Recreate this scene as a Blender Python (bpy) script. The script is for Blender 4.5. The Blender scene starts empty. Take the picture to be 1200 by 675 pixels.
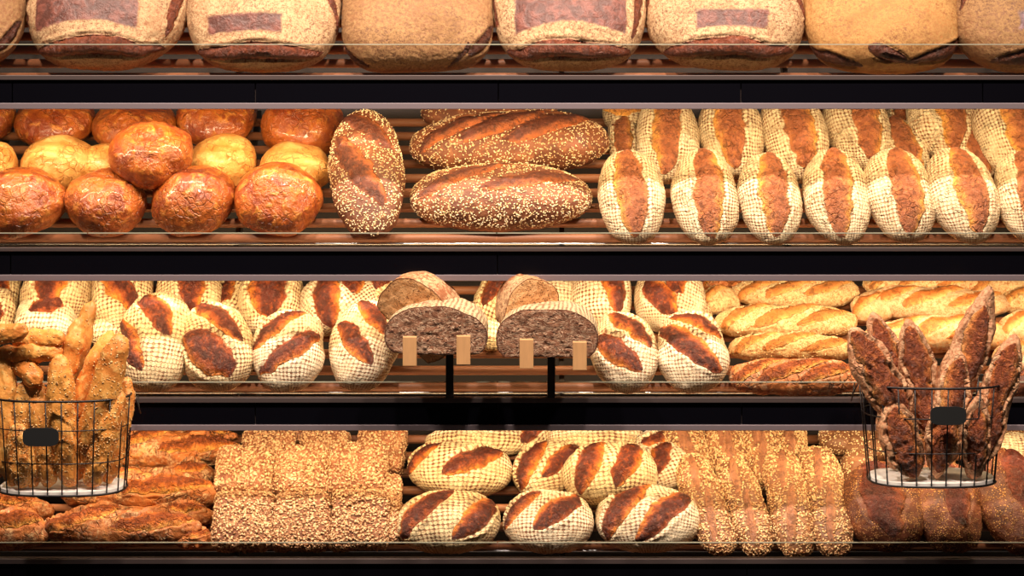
import bpy, math, random
import numpy as np
from mathutils import Vector, Matrix

random.seed(7)
RNG = np.random.default_rng(11)
SC = bpy.context.scene
DEBUG = False
COL = SC.collection
PI = math.pi

# ------------------------------------------------------------------ camera geometry
D = 5.0            # camera distance from the front plane of the shelves (m)
S0 = 0.002         # metres per photograph pixel on that plane
ZC = 1.36          # height of the picture centre on that plane
EYE = 0.66         # the eye is this much higher than the picture centre
SLOPE = math.radians(32)
CAM = Vector((0, -D, ZC + EYE))

def at(px, py, Y):
    p0 = Vector(((px - 600) * S0, 0, ZC + (337.5 - py) * S0))
    return CAM + (p0 - CAM) * ((D + Y) / D)

def sc_at(Y):
    return S0 * (D + Y) / D

cam_data = bpy.data.cameras.new('camera')
cam_data.sensor_width = 36
cam_data.lens = 36 * D / (1200 * S0)
cam_data.shift_y = -EYE / (1200 * S0)
cam_data.clip_end = 50
cam = bpy.data.objects.new('camera', cam_data)
cam.location = CAM
cam.rotation_euler = (PI / 2, 0, 0)
COL.objects.link(cam)
SC.camera = cam

# ------------------------------------------------------------------ noise
def _hash(ix, iy, iz, seed):
    h = (ix.astype(np.int64) * 374761393 + iy.astype(np.int64) * 668265263 + iz.astype(np.int64) * 2147483647 + seed * 1274126177) & 0xffffffff
    h = ((h ^ (h >> 13)) * 1274126177) & 0xffffffff
    h = (h ^ (h >> 16)) & 0xffff
    return h / 32767.5 - 1.0

def vnoise(P, seed=0):
    F = np.floor(P); f = P - F; F = F.astype(np.int64)
    f = f * f * f * (f * (f * 6 - 15) + 10)
    r = 0
    for dx in (0, 1):
        wx = f[:, 0] if dx else 1 - f[:, 0]
        for dy in (0, 1):
            wy = f[:, 1] if dy else 1 - f[:, 1]
            for dz in (0, 1):
                wz = f[:, 2] if dz else 1 - f[:, 2]
                r = r + wx * wy * wz * _hash(F[:, 0] + dx, F[:, 1] + dy, F[:, 2] + dz, seed)
    return r

def fbm(P, octaves=3, seed=0, ridged=False):
    a, s, r = 1.0, 1.0, 0
    for o in range(octaves):
        n = vnoise(P * s + 17.3 * o, seed + o)
        r = r + a * ((1 - 2 * np.abs(n)) if ridged else n)
        a *= 0.5; s *= 2.03
    return r

# ------------------------------------------------------------------ objects
def link(o, parent=None):
    COL.objects.link(o)
    if parent is not None:
        o.parent = parent
    return o

def props(o, label=None, cat=None, group=None, kind=None):
    if label: o['label'] = label
    if cat: o['category'] = cat
    if group: o['group'] = group
    if kind: o['kind'] = kind
    return o

def empty(name, M=None):
    o = bpy.data.objects.new(name, None)
    o.empty_display_size = 0.05
    COL.objects.link(o)
    if M is not None: o.matrix_world = M
    return o

def np_mesh(name, V, F, attrs=None, normals=None, mat=None, parent=None, M=None, smooth=True):
    """V n x 3, F list/array of polygons (array of quads/tris, or list of lists)."""
    me = bpy.data.meshes.new(name)
    if isinstance(F, np.ndarray):
        k = F.shape[1]; n = len(F)
        me.vertices.add(len(V)); me.vertices.foreach_set('co', V.astype(np.float32).ravel())
        me.loops.add(n * k); me.loops.foreach_set('vertex_index', F.astype(np.int32).ravel())
        me.polygons.add(n)
        me.polygons.foreach_set('loop_start', np.arange(0, n * k, k, dtype=np.int32))
        me.polygons.foreach_set('loop_total', np.full(n, k, dtype=np.int32))
        me.update(calc_edges=True)
    else:
        me.from_pydata([tuple(v) for v in V], [], F)
    me.polygons.foreach_set('use_smooth', [smooth] * len(me.polygons))
    for an, av in (attrs or {}).items():
        if av.ndim == 1:
            at_ = me.attributes.new(an, 'FLOAT', 'POINT'); at_.data.foreach_set('value', av.astype(np.float32))
        else:
            at_ = me.attributes.new(an, 'FLOAT_VECTOR', 'POINT'); at_.data.foreach_set('vector', av.astype(np.float32).ravel())
    me.validate()
    if normals is not None:
        me.normals_split_custom_set_from_vertices(normals.tolist())
    if mat is not None: me.materials.append(mat)
    o = bpy.data.objects.new(name, me)
    COL.objects.link(o)
    if parent is not None: o.parent = parent
    if M is not None: o.matrix_world = M
    return o

def vnormals(V, F):
    a, b, c, d = (V[F[:, i]] for i in range(4))
    fn = np.cross(c - a, d - b)
    N = np.zeros_like(V)
    for i in range(4):
        np.add.at(N, F[:, i], fn)
    return N / np.maximum(np.linalg.norm(N, axis=1, keepdims=True), 1e-12)

class MB:
    def __init__(s): s.v, s.f = [], []
    def box(s, x0, x1, y0, y1, z0, z1):
        b = len(s.v)
        s.v += [(x, y, z) for z in (z0, z1) for y in (y0, y1) for x in (x0, x1)]
        s.f += [[b + i for i in q] for q in ((0, 2, 3, 1), (4, 5, 7, 6), (0, 1, 5, 4), (2, 6, 7, 3), (0, 4, 6, 2), (1, 3, 7, 5))]
        return s
    def tube(s, pts, r, n=8, closed=False):
        pts = [Vector(p) for p in pts]
        m = len(pts); b = len(s.v)
        prev = None
        for i, p in enumerate(pts):
            if closed: t = pts[(i + 1) % m] - pts[i - 1]
            else: t = pts[min(i + 1, m - 1)] - pts[max(i - 1, 0)]
            t.normalize()
            if prev is None:
                u = t.orthogonal().normalized()
            else:
                u = (prev - t * prev.dot(t)).normalized()
            prev = u; w = t.cross(u)
            for k in range(n):
                a = 2 * PI * k / n
                s.v.append(tuple(p + (u * math.cos(a) + w * math.sin(a)) * r))
        for i in range(m if closed else m - 1):
            j = (i + 1) % m
            for k in range(n):
                s.f.append([b + i * n + k, b + i * n + (k + 1) % n, b + j * n + (k + 1) % n, b + j * n + k])
        if not closed:
            s.f.append([b + k for k in range(n)][::-1])
            s.f.append([b + (m - 1) * n + k for k in range(n)])
        return s
    def build(s, name, mat, parent=None, smooth=False, bevel=0):
        me = bpy.data.meshes.new(name); me.from_pydata(s.v, [], s.f); me.update()
        me.polygons.foreach_set('use_smooth', [smooth] * len(me.polygons))
        me.materials.append(mat)
        o = bpy.data.objects.new(name, me); COL.objects.link(o)
        if parent is not None: o.parent = parent
        if bevel:
            m = o.modifiers.new('bevel', 'BEVEL'); m.width = bevel; m.segments = 2
        return o

# ------------------------------------------------------------------ materials
def lin(c):
    return tuple(((x / 255) / 12.92 if x / 255 <= 0.04045 else ((x / 255 + 0.055) / 1.055) ** 2.4) for x in c) + (1.0,)

class NT:
    def __init__(s, name):
        s.m = bpy.data.materials.new(name); s.m.use_nodes = True
        s.t = s.m.node_tree; s.t.nodes.clear()
        s.out = s.t.nodes.new('ShaderNodeOutputMaterial')
    def n(s, typ, **kw):
        nd = s.t.nodes.new(typ)
        for k, v in kw.items(): setattr(nd, k, v)
        return nd
    def put(s, sock, v):
        if isinstance(v, bpy.types.NodeSocket): s.t.links.new(v, sock)
        else: sock.default_value = v
    def math(s, op, a, b=0.0, c=None, clamp=False):
        nd = s.n('ShaderNodeMath', operation=op, use_clamp=clamp)
        s.put(nd.inputs[0], a); s.put(nd.inputs[1], b)
        if c is not None: s.put(nd.inputs[2], c)
        return nd.outputs[0]
    def step(s, v, lo, hi):
        nd = s.n('ShaderNodeMapRange', interpolation_type='SMOOTHSTEP')
        s.put(nd.inputs[0], v); nd.inputs[1].default_value = lo; nd.inputs[2].default_value = hi
        return nd.outputs[0]
    def noise(s, vec, scale, detail=3.0, rough=0.55, dist=0.0):
        nd = s.n('ShaderNodeTexNoise'); s.put(nd.inputs['Vector'], vec)
        nd.inputs['Scale'].default_value = scale; nd.inputs['Detail'].default_value = detail
        nd.inputs['Roughness'].default_value = rough; nd.inputs['Distortion'].default_value = dist
        return nd.outputs[0]
    def voro(s, vec, scale, feature='F1', rand=1.0):
        nd = s.n('ShaderNodeTexVoronoi', feature=feature); s.put(nd.inputs['Vector'], vec)
        nd.inputs['Scale'].default_value = scale; nd.inputs['Randomness'].default_value = rand
        return nd.outputs['Distance']
    def mix(s, f, a, b):
        nd = s.n('ShaderNodeMix', data_type='RGBA')
        s.put(nd.inputs[0], f); s.put(nd.inputs[6], a); s.put(nd.inputs[7], b)
        return nd.outputs[2]
    def fmix(s, f, a, b):
        nd = s.n('ShaderNodeMix', data_type='FLOAT')
        s.put(nd.inputs[0], f); s.put(nd.inputs[2], a); s.put(nd.inputs[3], b)
        return nd.outputs[0]
    def attr(s, name, vec=False):
        nd = s.n('ShaderNodeAttribute', attribute_name=name)
        return nd.outputs['Vector'] if vec else nd.outputs['Fac']
    def scalev(s, v, xyz):
        nd = s.n('ShaderNodeVectorMath', operation='MULTIPLY'); s.put(nd.inputs[0], v); nd.inputs[1].default_value = xyz
        return nd.outputs[0]
    def addv(s, a, b):
        nd = s.n('ShaderNodeVectorMath', operation='ADD'); s.put(nd.inputs[0], a); s.put(nd.inputs[1], b)
        return nd.outputs[0]
    def finish(s, col, rough=0.6, height=None, bump=1.0, dist=0.002, coat=0.0, metal=0.0, spec=0.5):
        p = s.n('ShaderNodeBsdfPrincipled')
        s.put(p.inputs['Base Color'], col); s.put(p.inputs['Roughness'], rough)
        p.inputs['Metallic'].default_value = metal; p.inputs['Specular IOR Level'].default_value = spec
        s.put(p.inputs['Coat Weight'], coat)
        if height is not None:
            b = s.n('ShaderNodeBump'); b.inputs['Strength'].default_value = bump; b.inputs['Distance'].default_value = dist
            s.put(b.inputs['Height'], height); s.t.links.new(b.outputs[0], p.inputs['Normal'])
        s.t.links.new(p.outputs[0], s.out.inputs[0])
        return s.m

def wobble(t, nc, scale):
    w = t.n('ShaderNodeTexNoise'); t.put(w.inputs['Vector'], nc); w.inputs['Scale'].default_value = scale; w.inputs['Detail'].default_value = 3
    return w.outputs['Color']

def bread_mat(name, c1, c2, c3=None, flour=None, famt=0.5, pattern=None, cell=0.008, sdark=(84, 34, 22), smid=(150, 70, 32), sedge=(222, 130, 48),
              stencil=(112, 62, 52), rough=0.6, spec=0.35, coat=0.0, bump=0.8, wrinkle=1.0, speckle=None, nscale=16, crackle=0.0):
    t = NT(name)
    nc = t.attr('nc', True); uv = t.attr('uvm', True)
    big = t.noise(nc, nscale, 4, 0.6, 0.6)
    fine = t.noise(nc, 130, 4, 0.65)
    mid = t.noise(nc, 45, 4, 0.6, 0.4)
    per = t.noise(t.scalev(nc, (0.7, 0.7, 0.7)), 1.0, 0)         # differs from loaf to loaf
    base = t.mix(t.step(big, 0.38, 0.62), lin(c1), lin(c2))
    if c3: base = t.mix(t.step(mid, 0.5, 0.72), base, lin(c3))
    base = t.mix(t.math('MULTIPLY', t.step(per, 0.3, 0.7), 0.35), base, lin(tuple(int(x * 0.62) for x in c1)))
    h = t.math('ADD', t.math('MULTIPLY', fine, 0.5), t.math('MULTIPLY', mid, 0.9 * wrinkle))
    if speckle:
        sp = t.voro(nc, 190)
        spm = t.math('MULTIPLY', t.step(sp, 0.36, 0.22), t.step(t.noise(nc, 22, 2), 0.42, 0.6))
        base = t.mix(spm, base, lin(speckle)); h = t.math('ADD', h, t.math('MULTIPLY', spm, 0.7))
    if crackle:
        cv = t.voro(t.addv(nc, t.scalev(wobble(t, nc, 40), (0.02, 0.02, 0.02))), 55, 'DISTANCE_TO_EDGE')
        cm = t.math('MULTIPLY', t.step(cv, 0.10, 0.0), t.step(t.noise(nc, 20, 2), 0.45, 0.6))
        base = t.mix(t.math('MULTIPLY', cm, 0.25), base, lin(tuple(int(x * 0.6) for x in c2)))
        h = t.math('ADD', h, t.math('MULTIPLY', cm, -crackle))
    rgh = rough
    sf = t.attr('sl'); m = t.step(t.math('ADD', sf, t.math('MULTIPLY', t.math('SUBTRACT', mid, 0.5), 0.35)), -0.04, 0.1)
    if flour:
        wob = t.n('ShaderNodeTexNoise'); t.put(wob.inputs['Vector'], nc); wob.inputs['Scale'].default_value = 38; wob.inputs['Detail'].default_value = 2
        w2 = t.n('ShaderNodeVectorMath', operation='SUBTRACT'); t.put(w2.inputs[0], wob.outputs['Color']); w2.inputs[1].default_value = (0.5, 0.5, 0.5)
        lo = t.n('ShaderNodeTexNoise'); t.put(lo.inputs['Vector'], nc); lo.inputs['Scale'].default_value = 9; lo.inputs['Detail'].default_value = 1
        uvw = t.addv(t.addv(uv, t.scalev(w2.outputs[0], (0.006, 0.006, 0.006))), t.scalev(lo.outputs['Color'], (0.025, 0.025, 0.0)))
        if pattern == 'weave':
            sp_ = t.n('ShaderNodeSeparateXYZ'); t.put(sp_.inputs[0], uvw)
            kx, ky = 2 * PI / (cell * 1.1), 2 * PI / (cell * 0.9)
            su = t.math('MULTIPLY_ADD', t.math('SINE', t.math('MULTIPLY', sp_.outputs[0], kx)), 0.5, 0.5)
            sv = t.math('MULTIPLY_ADD', t.math('SINE', t.math('MULTIPLY', sp_.outputs[1], ky)), 0.5, 0.5)
            hole = t.step(t.math('MULTIPLY', su, sv), 0.22, 0.62)
            line = t.math('MULTIPLY', t.step(t.math('MAXIMUM', su, sv), 0.80, 1.0), 0.45)
            gap = t.math('MAXIMUM', hole, line)
            gapn = t.math('MULTIPLY', gap, t.step(t.math('ADD', t.math('MULTIPLY', t.noise(nc, 90, 3), 0.5), t.math('MULTIPLY', big, 0.5)), 0.38, 0.56))
            fl = t.math('SUBTRACT', 1.0, t.math('MULTIPLY', gapn, 0.95))
            h = t.math('ADD', h, t.math('MULTIPLY', t.math('MULTIPLY', gap, t.math('SUBTRACT', 1.0, m)), -1.6))
        elif pattern == 'streak':
            st = t.noise(t.scalev(uvw, (1.0, 0.28, 1.0)), 90, 4, 0.7)
            fl = t.step(st, 0.40, 0.60)
            h = t.math('ADD', h, t.math('MULTIPLY', st, 1.2))
        elif pattern == 'rings':
            wv = t.n('ShaderNodeTexWave', wave_type='BANDS', bands_direction='Y'); t.put(wv.inputs['Vector'], uvw)
            wv.inputs['Scale'].default_value = 0.32 / cell; wv.inputs['Distortion'].default_value = 1.5; wv.inputs['Detail'].default_value = 2
            fl = t.step(wv.outputs['Fac'], 0.2, 0.6); h = t.math('ADD', h, wv.outputs['Fac'])
        else:
            fl = t.step(t.math('ADD', t.math('MULTIPLY', fine, 0.5), t.math('MULTIPLY', t.noise(nc, 300, 3, 0.7), 0.5)), 0.38, 0.56)
        cover = t.step(t.math('ADD', t.math('MULTIPLY', big, 0.6), t.math('MULTIPLY', fine, 0.5)), 0.78 - famt * 0.62, 0.98 - famt * 0.62)
        fm = t.math('MULTIPLY', fl, cover)
        fcol = t.mix(mid, lin(flour), lin(tuple(int(x * 0.84) for x in flour)))
        fcol = t.mix(t.math('MULTIPLY', t.step(t.noise(nc, nscale * 1.3, 5, 0.7, 0.5), 0.42, 0.68), 0.55), fcol, lin((int(flour[0] * 0.72), int(flour[1] * 0.66), int(flour[2] * 0.6))))
        base = t.mix(fm, base, fcol)
        rgh = t.fmix(fm, rough, 0.9)
        # dusted label shape: inside it there is no flour
        stn = t.step(t.math('ADD', t.attr('stn'), t.math('MULTIPLY', t.math('SUBTRACT', mid, 0.5), 0.05)), -0.01, 0.02)
        scol = t.mix(t.step(mid, 0.4, 0.68), lin(stencil), lin(tuple(min(255, int(x * 1.45)) for x in stencil)))
        base = t.mix(stn, base, scol); rgh = t.fmix(stn, rgh, 0.42)
    # scored opening
    d = t.attr('st')
    dn = t.math('ADD', d, t.math('MULTIPLY', t.math('SUBTRACT', t.noise(nc, 55, 3), 0.5), 1.1))
    r = t.n('ShaderNodeValToRGB'); t.put(r.inputs[0], t.math('MULTIPLY_ADD', dn, 0.5, 0.5))
    e = r.color_ramp.elements
    e[0].position = 0.02; e[0].color = lin(sedge); e[1].position = 0.26; e[1].color = lin(smid)
    x = e.new(0.42); x.color = lin(sdark); x = e.new(0.80); x.color = lin(sdark); x = e.new(0.98); x.color = lin(smid)
    scolr = t.mix(t.step(t.noise(nc, 75, 4, 0.7), 0.5, 0.7), r.outputs[0], lin(smid))
    scolr = t.mix(t.math('MULTIPLY', t.step(t.noise(nc, 60, 4, 0.7, 1.0), 0.50, 0.40), 0.6), scolr, lin(tuple(int(x * 0.62) for x in sdark)))
    base = t.mix(m, base, scolr)
    h = t.math('ADD', h, t.math('MULTIPLY', m, t.math('MULTIPLY', t.noise(nc, 70, 5, 0.7, 1.0), 2.6 * wrinkle)))
    rgh = t.fmix(m, rgh, 0.45)
    return t.finish(base, rgh, h, bump, 0.0048, coat=coat, spec=spec)

def simple_mat(name, col, rough=0.5, metal=0.0, spec=0.5, noise=None, bump=0.0, var=0.15, coat=0.0):
    t = NT(name)
    c = lin(col); h = None
    tc = t.n('ShaderNodeTexCoord').outputs['Object']
    if noise:
        v = t.scalev(tc, noise[1])
        nn = t.noise(v, noise[0], 4, 0.6)
        c = t.mix(nn, lin(col), lin(tuple(int(x * (1 - var * 2)) for x in col))); h = nn
    return t.finish(c, rough, h if bump else None, bump, 0.001, metal=metal, spec=spec, coat=coat)

def seed_mat(name, col, col2):
    t = NT(name)
    tc = t.n('ShaderNodeTexCoord').outputs['Object']
    wn = t.n('ShaderNodeTexNoise'); t.put(wn.inputs['Vector'], tc); wn.inputs['Scale'].default_value = 170
    return t.finish(t.mix(t.step(wn.outputs[0], 0.35, 0.65), lin(col), lin(col2)), 0.5, spec=0.4)

# ------------------------------------------------------------------ loaves
_grid = {}
def grid(N):
    if N in _grid: return _grid[N]
    g = np.linspace(-1, 1, N)
    gu, gv = np.meshgrid(g, g)
    gu, gv = gu.ravel(), gv.ravel()
    x = gu * np.sqrt(1 - gv * gv / 2); y = gv * np.sqrt(1 - gu * gu / 2)
    i = np.arange(N * N).reshape(N, N)
    F = np.stack([i[:-1, :-1].ravel(), i[:-1, 1:].ravel(), i[1:, 1:].ravel(), i[1:, :-1].ravel()], 1)
    rim = np.concatenate([i[0, :], i[1:, -1], i[-1, -2::-1], i[-2:0:-1, 0]])
    _grid[N] = (x, y, F, rim)
    return _grid[N]

def slash(u, v, l, w, a=0, dep=0.006, bulge=0.004, lip=0.003, curve=0.0, side=1, child=True):
    return dict(u=u, v=v, l=l, w=w, a=math.radians(a), dep=dep, bulge=bulge, lip=lip, curve=curve, side=side, child=child)

def loaf(name, M, a, b, c, mat, p=2.2, q=2.2, N=64, slashes=(), low=0.05, hi=0.0012, taper=0.0, bend=0.0, flat=0.5, stencil=None,
         seeds=None, label=None, cat='bread', group=None, droop=0.0, twist=0.0, cracks=0.0, score_name='scored_crust', pinch=0.0, seed=None, arc=False, base=None):
    seed = seed if seed is not None else int(RNG.integers(0, 100000))
    rs = np.random.default_rng(seed)
    X, Y, F, rim = grid(N)
    r = np.sqrt(X * X + Y * Y) + 1e-9
    col = r * 0.75 * PI
    ph = np.arctan2(Y, X)
    dx, dy, dz = np.sin(col) * np.cos(ph), np.sin(col) * np.sin(ph), np.cos(col)
    rho = (((np.abs(dx) ** p + np.abs(dy) ** p) ** (q / p)) + np.abs(dz) ** q) ** (-1 / q)
    x, y, z = dx * rho, dy * rho, dz * rho
    ua, va = X * 1.5, Y * 1.5
    z = np.where(z < -flat, -flat - 0.04 * (1 - np.exp(-(-flat - z) * 3)), z)
    inner = np.clip((r - 0.86) / 0.14, 0, 1)
    x = x * (1 + taper * y); y = y * (1 + taper * 1.0 * x)
    if pinch: y = y * (1 - pinch * np.exp(-(x / 0.18) ** 2))
    off = rs.uniform(-50, 50, 3)
    V = np.stack([x * a, y * b, z * c], 1)
    nrm0 = vnormals(V, F)
    L = min(a, b)
    V = V + nrm0 * (fbm(V / (L * 1.1) + off, 2, seed) * low * L)[:, None] * (1 - inner)[:, None]
    nc = V + off
    uvm = np.stack([ua * a * 1.15, va * b * 1.15, 0 * ua], 1) + np.array([3, 3, 0])
    sl = np.full(len(V), -1.0); st = np.zeros(len(V)); sid = np.full(len(V), -1)
    disp = np.zeros(len(V))
    if cracks:
        cr = fbm(V / 0.03 + off, 3, seed + 5, ridged=True)
        disp += -cracks * np.clip(cr - 0.55, 0, 2) * 1.2 + cracks * 0.5 * fbm(V / 0.014 + off, 2, seed + 6)
    for k, s in enumerate(slashes):
        cu, cv_ = s['u'], s['v']
        if not arc:      # centres are given as seen from above; turn them into arc coordinates
            cu, cv_ = (math.copysign(math.asin(min(1, abs(t_))) / (PI / 2), t_) for t_ in (cu, cv_))
        su, sv = (ua - cu) * a / b, (va - cv_)
        S = su * math.cos(s['a']) + sv * math.sin(s['a']); T = -su * math.sin(s['a']) + sv * math.cos(s['a'])
        T = T - s['curve'] * (S / s['l']) ** 2 * s['w']
        T = T + 0.22 * s['w'] * vnoise(np.stack([S * 5 + k * 9 + off[0], T * 2, 0 * T], 1), seed + 31)
        q_ = np.clip(1 - (S / s['l']) ** 2, 0, 1)
        hw = s['w'] * q_ ** 0.6 + 1e-4
        d = T / hw
        f = np.where(q_ > 0, 1 - np.abs(d), -1.0); f = np.clip(f, -1, 1)
        env = q_ ** 0.4
        dd = np.abs(d)
        rough_in = fbm(V / 0.010 + off, 3, seed + 3) * 0.0016
        disp += env * (np.where(dd < 1, s['bulge'] * (1 - dd ** 2) - s['dep'] * dd ** 3 + rough_in, 0)
                       - s['dep'] * np.where(dd >= 1, np.exp(-((dd - 1) / 0.12) ** 2), 0) * 0.6
                       + s['lip'] * np.exp(-((d * s['side'] - 1.22) / 0.22) ** 2)
                       + 0.5 * s['lip'] * np.exp(-((d * s['side'] + 1.25) / 0.22) ** 2))
        better = f > sl
        sl = np.where(better, f, sl); st = np.where(better, np.clip(d * s['side'], -1, 1), st)
        sid = np.where((f > 0) & better & s['child'], k, sid)
    stn = np.full(len(V), -1.0)
    if stencil:
        (x0, x1, y0, y1, cv) = stencil     # arc coordinates, cv: how far the edges bow inwards
        mx, my = (x0 + x1) / 2, (y0 + y1) / 2; hx, hy = (x1 - x0) / 2, (y1 - y0) / 2
        tx, ty = (ua - mx) / hx, (va - my) / hy
        bx = 1 - cv * 0.5 * (1 - np.clip(ty, -1, 1) ** 2); by = 1 - cv * (1 - np.clip(tx, -1, 1) ** 2)
        stn = np.minimum((bx - np.abs(tx)) * hx, (by - np.abs(ty)) * hy)
        disp += np.clip(stn / 0.03, -1, 0) * -0.0 - 0.0015 * np.clip(stn / 0.03, 0, 1)
    keep = (1 - inner)
    disp = disp + hi * fbm(V / 0.008 + off, 3, seed + 9)
    V = V + nrm0 * (disp * keep)[:, None]
    if bend: V[:, 1] += bend * b * (V[:, 0] / a) ** 2
    if droop: V[:, 2] -= droop * c * (V[:, 0] / a) ** 2
    nrm = vnormals(V, F)
    Fs = sid[F]
    fid = np.where((Fs >= 0).sum(1) >= 2, Fs.max(1), -1)
    root = None
    def sub(nm, sel, parent, withbottom):
        FF = F[sel]
        used = np.unique(np.concatenate([FF.ravel(), rim]) if withbottom else FF.ravel())
        mp = np.full(len(V), -1); mp[used] = np.arange(len(used))
        faces = mp[FF]
        at_ = dict(nc=nc[used], uvm=uvm[used], sl=sl[used], st=st[used])
        if stencil or mat.get('flour'): at_['stn'] = stn[used]
        if withbottom:
            faces = np.concatenate([faces]).tolist() + [mp[rim][::-1].tolist()]
            me_v = V[used]
            o = np_mesh(nm, me_v, faces, at_, nrm[used], mat, parent)
        else:
            o = np_mesh(nm, V[used], faces, at_, nrm[used], mat, parent)
        return o
    if isinstance(M, tuple):      # rest exactly on the rods of a tray
        sh, px, py, R, up = M
        n = Vector((0, -math.sin(SLOPE), math.cos(SLOPE)))
        nl = np.array(R.to_3x3().transposed() @ n)
        M = Matrix.Translation(tray_point(sh, px, py, 0.0012 + up - float((V @ nl).min()))) @ R
        ymin = float((V @ np.array(M.to_3x3())[1]).min()) + M.translation.y
        if ymin < 0.0125:           # keep it behind the glass lip
            M = Matrix.Translation(Vector((0, 1, math.tan(SLOPE))) * (0.0125 - ymin)) @ M
            if DEBUG: print('LIP', name, px, py, round((0.004 - ymin) * 1000))
    if base is not None:           # stand on the base board of a basket
        M = Matrix.Translation((0, 0, base - float((V @ np.array(M.to_3x3())[2]).min()) - M.translation.z)) @ M
    if len(slashes) == 0 and not seeds:
        root = sub(name, fid < 0, None, True); root.matrix_world = M
    else:
        root = empty(name, M); sub('crust', fid < 0, root, True)
    kids = []
    for k in range(len(slashes)):
        if (fid == k).sum() > 3:
            o = sub(score_name, fid == k, root, False)
    if seeds:
        n, sl_, sw, sh, smat, nm, zmin, dens = seeds
        cand = rs.integers(0, len(F), n * 2)
        zc = V[F[cand]].mean(1)[:, 2] / c
        ok = (sl[F[cand, 0]] < 0.02) & (zc > zmin) & (r[F[cand, 0]] < 0.8)
        if dens < 1:
            ok &= (fbm(V[F[cand, 0]] / 0.02 + off, 2, seed + 77) < dens * 2 - 1 + 0.0)
        # even density per area
        A = np.linalg.norm(np.cross(V[F[cand, 2]] - V[F[cand, 0]], V[F[cand, 3]] - V[F[cand, 1]]), axis=1)
        ok &= rs.random(len(cand)) < A / np.percentile(A, 92)
        cand = cand[ok][:n]
        w = rs.random((len(cand), 2, 1))
        P = (V[F[cand, 0]] * (1 - w[:, 0]) + V[F[cand, 1]] * w[:, 0]) * (1 - w[:, 1]) + (V[F[cand, 3]] * (1 - w[:, 0]) + V[F[cand, 2]] * w[:, 0]) * w[:, 1]
        nn = nrm[F[cand, 0]]
        rv = rs.normal(size=(len(cand), 3)); t1 = np.cross(nn, rv); t1 /= np.linalg.norm(t1, axis=1, keepdims=True) + 1e-9
        nn2 = nn + 0.35 * rs.normal(size=nn.shape); nn2 /= np.linalg.norm(nn2, axis=1, keepdims=True)
        t1 = t1 - nn2 * (t1 * nn2).sum(1, keepdims=True); t2 = np.cross(nn2, t1)
        ss = rs.uniform(0.75, 1.2, (len(cand), 1))
        P = P + nn * sh * 0.45
        a1, a2, a3 = t1 * sl_ * ss, t2 * sw * ss, nn2 * sh * ss
        vv = np.stack([P + a1, P + a1 * .35 + a2, P - a1 * .6 + a2 * .8, P - a1, P - a1 * .6 - a2 * .8, P + a1 * .35 - a2, P + a3, P - a3], 1).reshape(-1, 3)
        tri = []
        for i in range(6):
            j = (i + 1) % 6
            tri += [(i, j, 6), (j, i, 7)]
        tri = np.array(tri)
        FF = (tri[None] + 8 * np.arange(len(cand))[:, None, None]).reshape(-1, 3)
        o = np_mesh(nm, vv, FF, None, None, smat, root)
        o['kind'] = 'stuff'
    props(root, label, cat, group)
    return root

# ------------------------------------------------------------------ placing
def down_at(py):
    return math.atan((EYE + (py - 337.5) * S0) / D)

def tray_point(sh, px, py, lift):
    """where the sight line through (px,py) meets the tray plane raised by lift"""
    z0 = ZC + (337.5 - SHELF[sh]['rail']) * S0 - DROP[sh]
    p0 = Vector((0, TRAY_Y0, z0)); n = Vector((0, -math.sin(SLOPE), math.cos(SLOPE)))
    d = at(px, py, 0) - CAM
    t = ((p0 - CAM).dot(n) + lift) / d.dot(n)
    return CAM + d * t

def tray_loaf(sh, px, py, L, W, ang=0, k=0.5, up=0.0, tip=0.0, roll=0.0):
    """returns (M, a, b, c) for a loaf that looks L x W pixels, long axis at ang degrees on the picture, lying on tray sh"""
    th = SLOPE + down_at(py) + math.radians(tip)
    f = math.radians(ang); Lp, Wp = L / 2, W / 2
    sn, cs = math.sin(th), math.cos(th)
    c = k * Wp * (math.cos(f) ** 2 / math.sqrt(sn * sn + k * k * cs * cs) + math.sin(f) ** 2)
    h = math.sqrt((Lp * math.sin(f)) ** 2 + (Wp * math.cos(f)) ** 2)
    tv = math.sqrt(max(h * h - (c * cs * 0.95) ** 2, (0.35 * h) ** 2)) / sn
    g = tv / h
    A = Lp * math.sqrt(math.cos(f) ** 2 + g * g * math.sin(f) ** 2)
    B = Wp * math.sqrt(math.sin(f) ** 2 + g * g * math.cos(f) ** 2)
    ta = math.atan2(g * math.sin(f), math.cos(f))
    Yv = 0.1
    for _ in range(3):
        s = sc_at(Yv)
        P = tray_point(sh, px, py, (c * s) * 0.52 + up + abs(math.sin(math.radians(tip))) * h * g * s * 0.75)
        Yv = P.y
    s = sc_at(Yv)
    R = Matrix.Rotation(SLOPE + math.radians(tip), 4, 'X') @ Matrix.Rotation(ta, 4, 'Z') @ Matrix.Rotation(math.radians(roll), 4, 'X')
    return (sh, px, py, R, up), A * s, B * s, c * s

def axis_loaf(p1, Y1, p2, Y2, W, k=0.9, spin=0.0):
    """loaf with its axis from pixel p1 at depth Y1 to pixel p2 at depth Y2, top face to the front"""
    A, B = at(*p1, Y1), at(*p2, Y2)
    ax = (A - B); ln = ax.length; ax.normalize()
    fr = Vector((math.sin(math.radians(spin)), -math.cos(math.radians(spin)), 0.25))
    z = (fr - ax * fr.dot(ax)).normalized(); y = z.cross(ax)
    M = Matrix((ax, y, z)).transposed().to_4x4(); M.translation = (A + B) / 2
    b = W / 2 * sc_at((Y1 + Y2) / 2)
    return M, ln / 2, b, b * k

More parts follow.
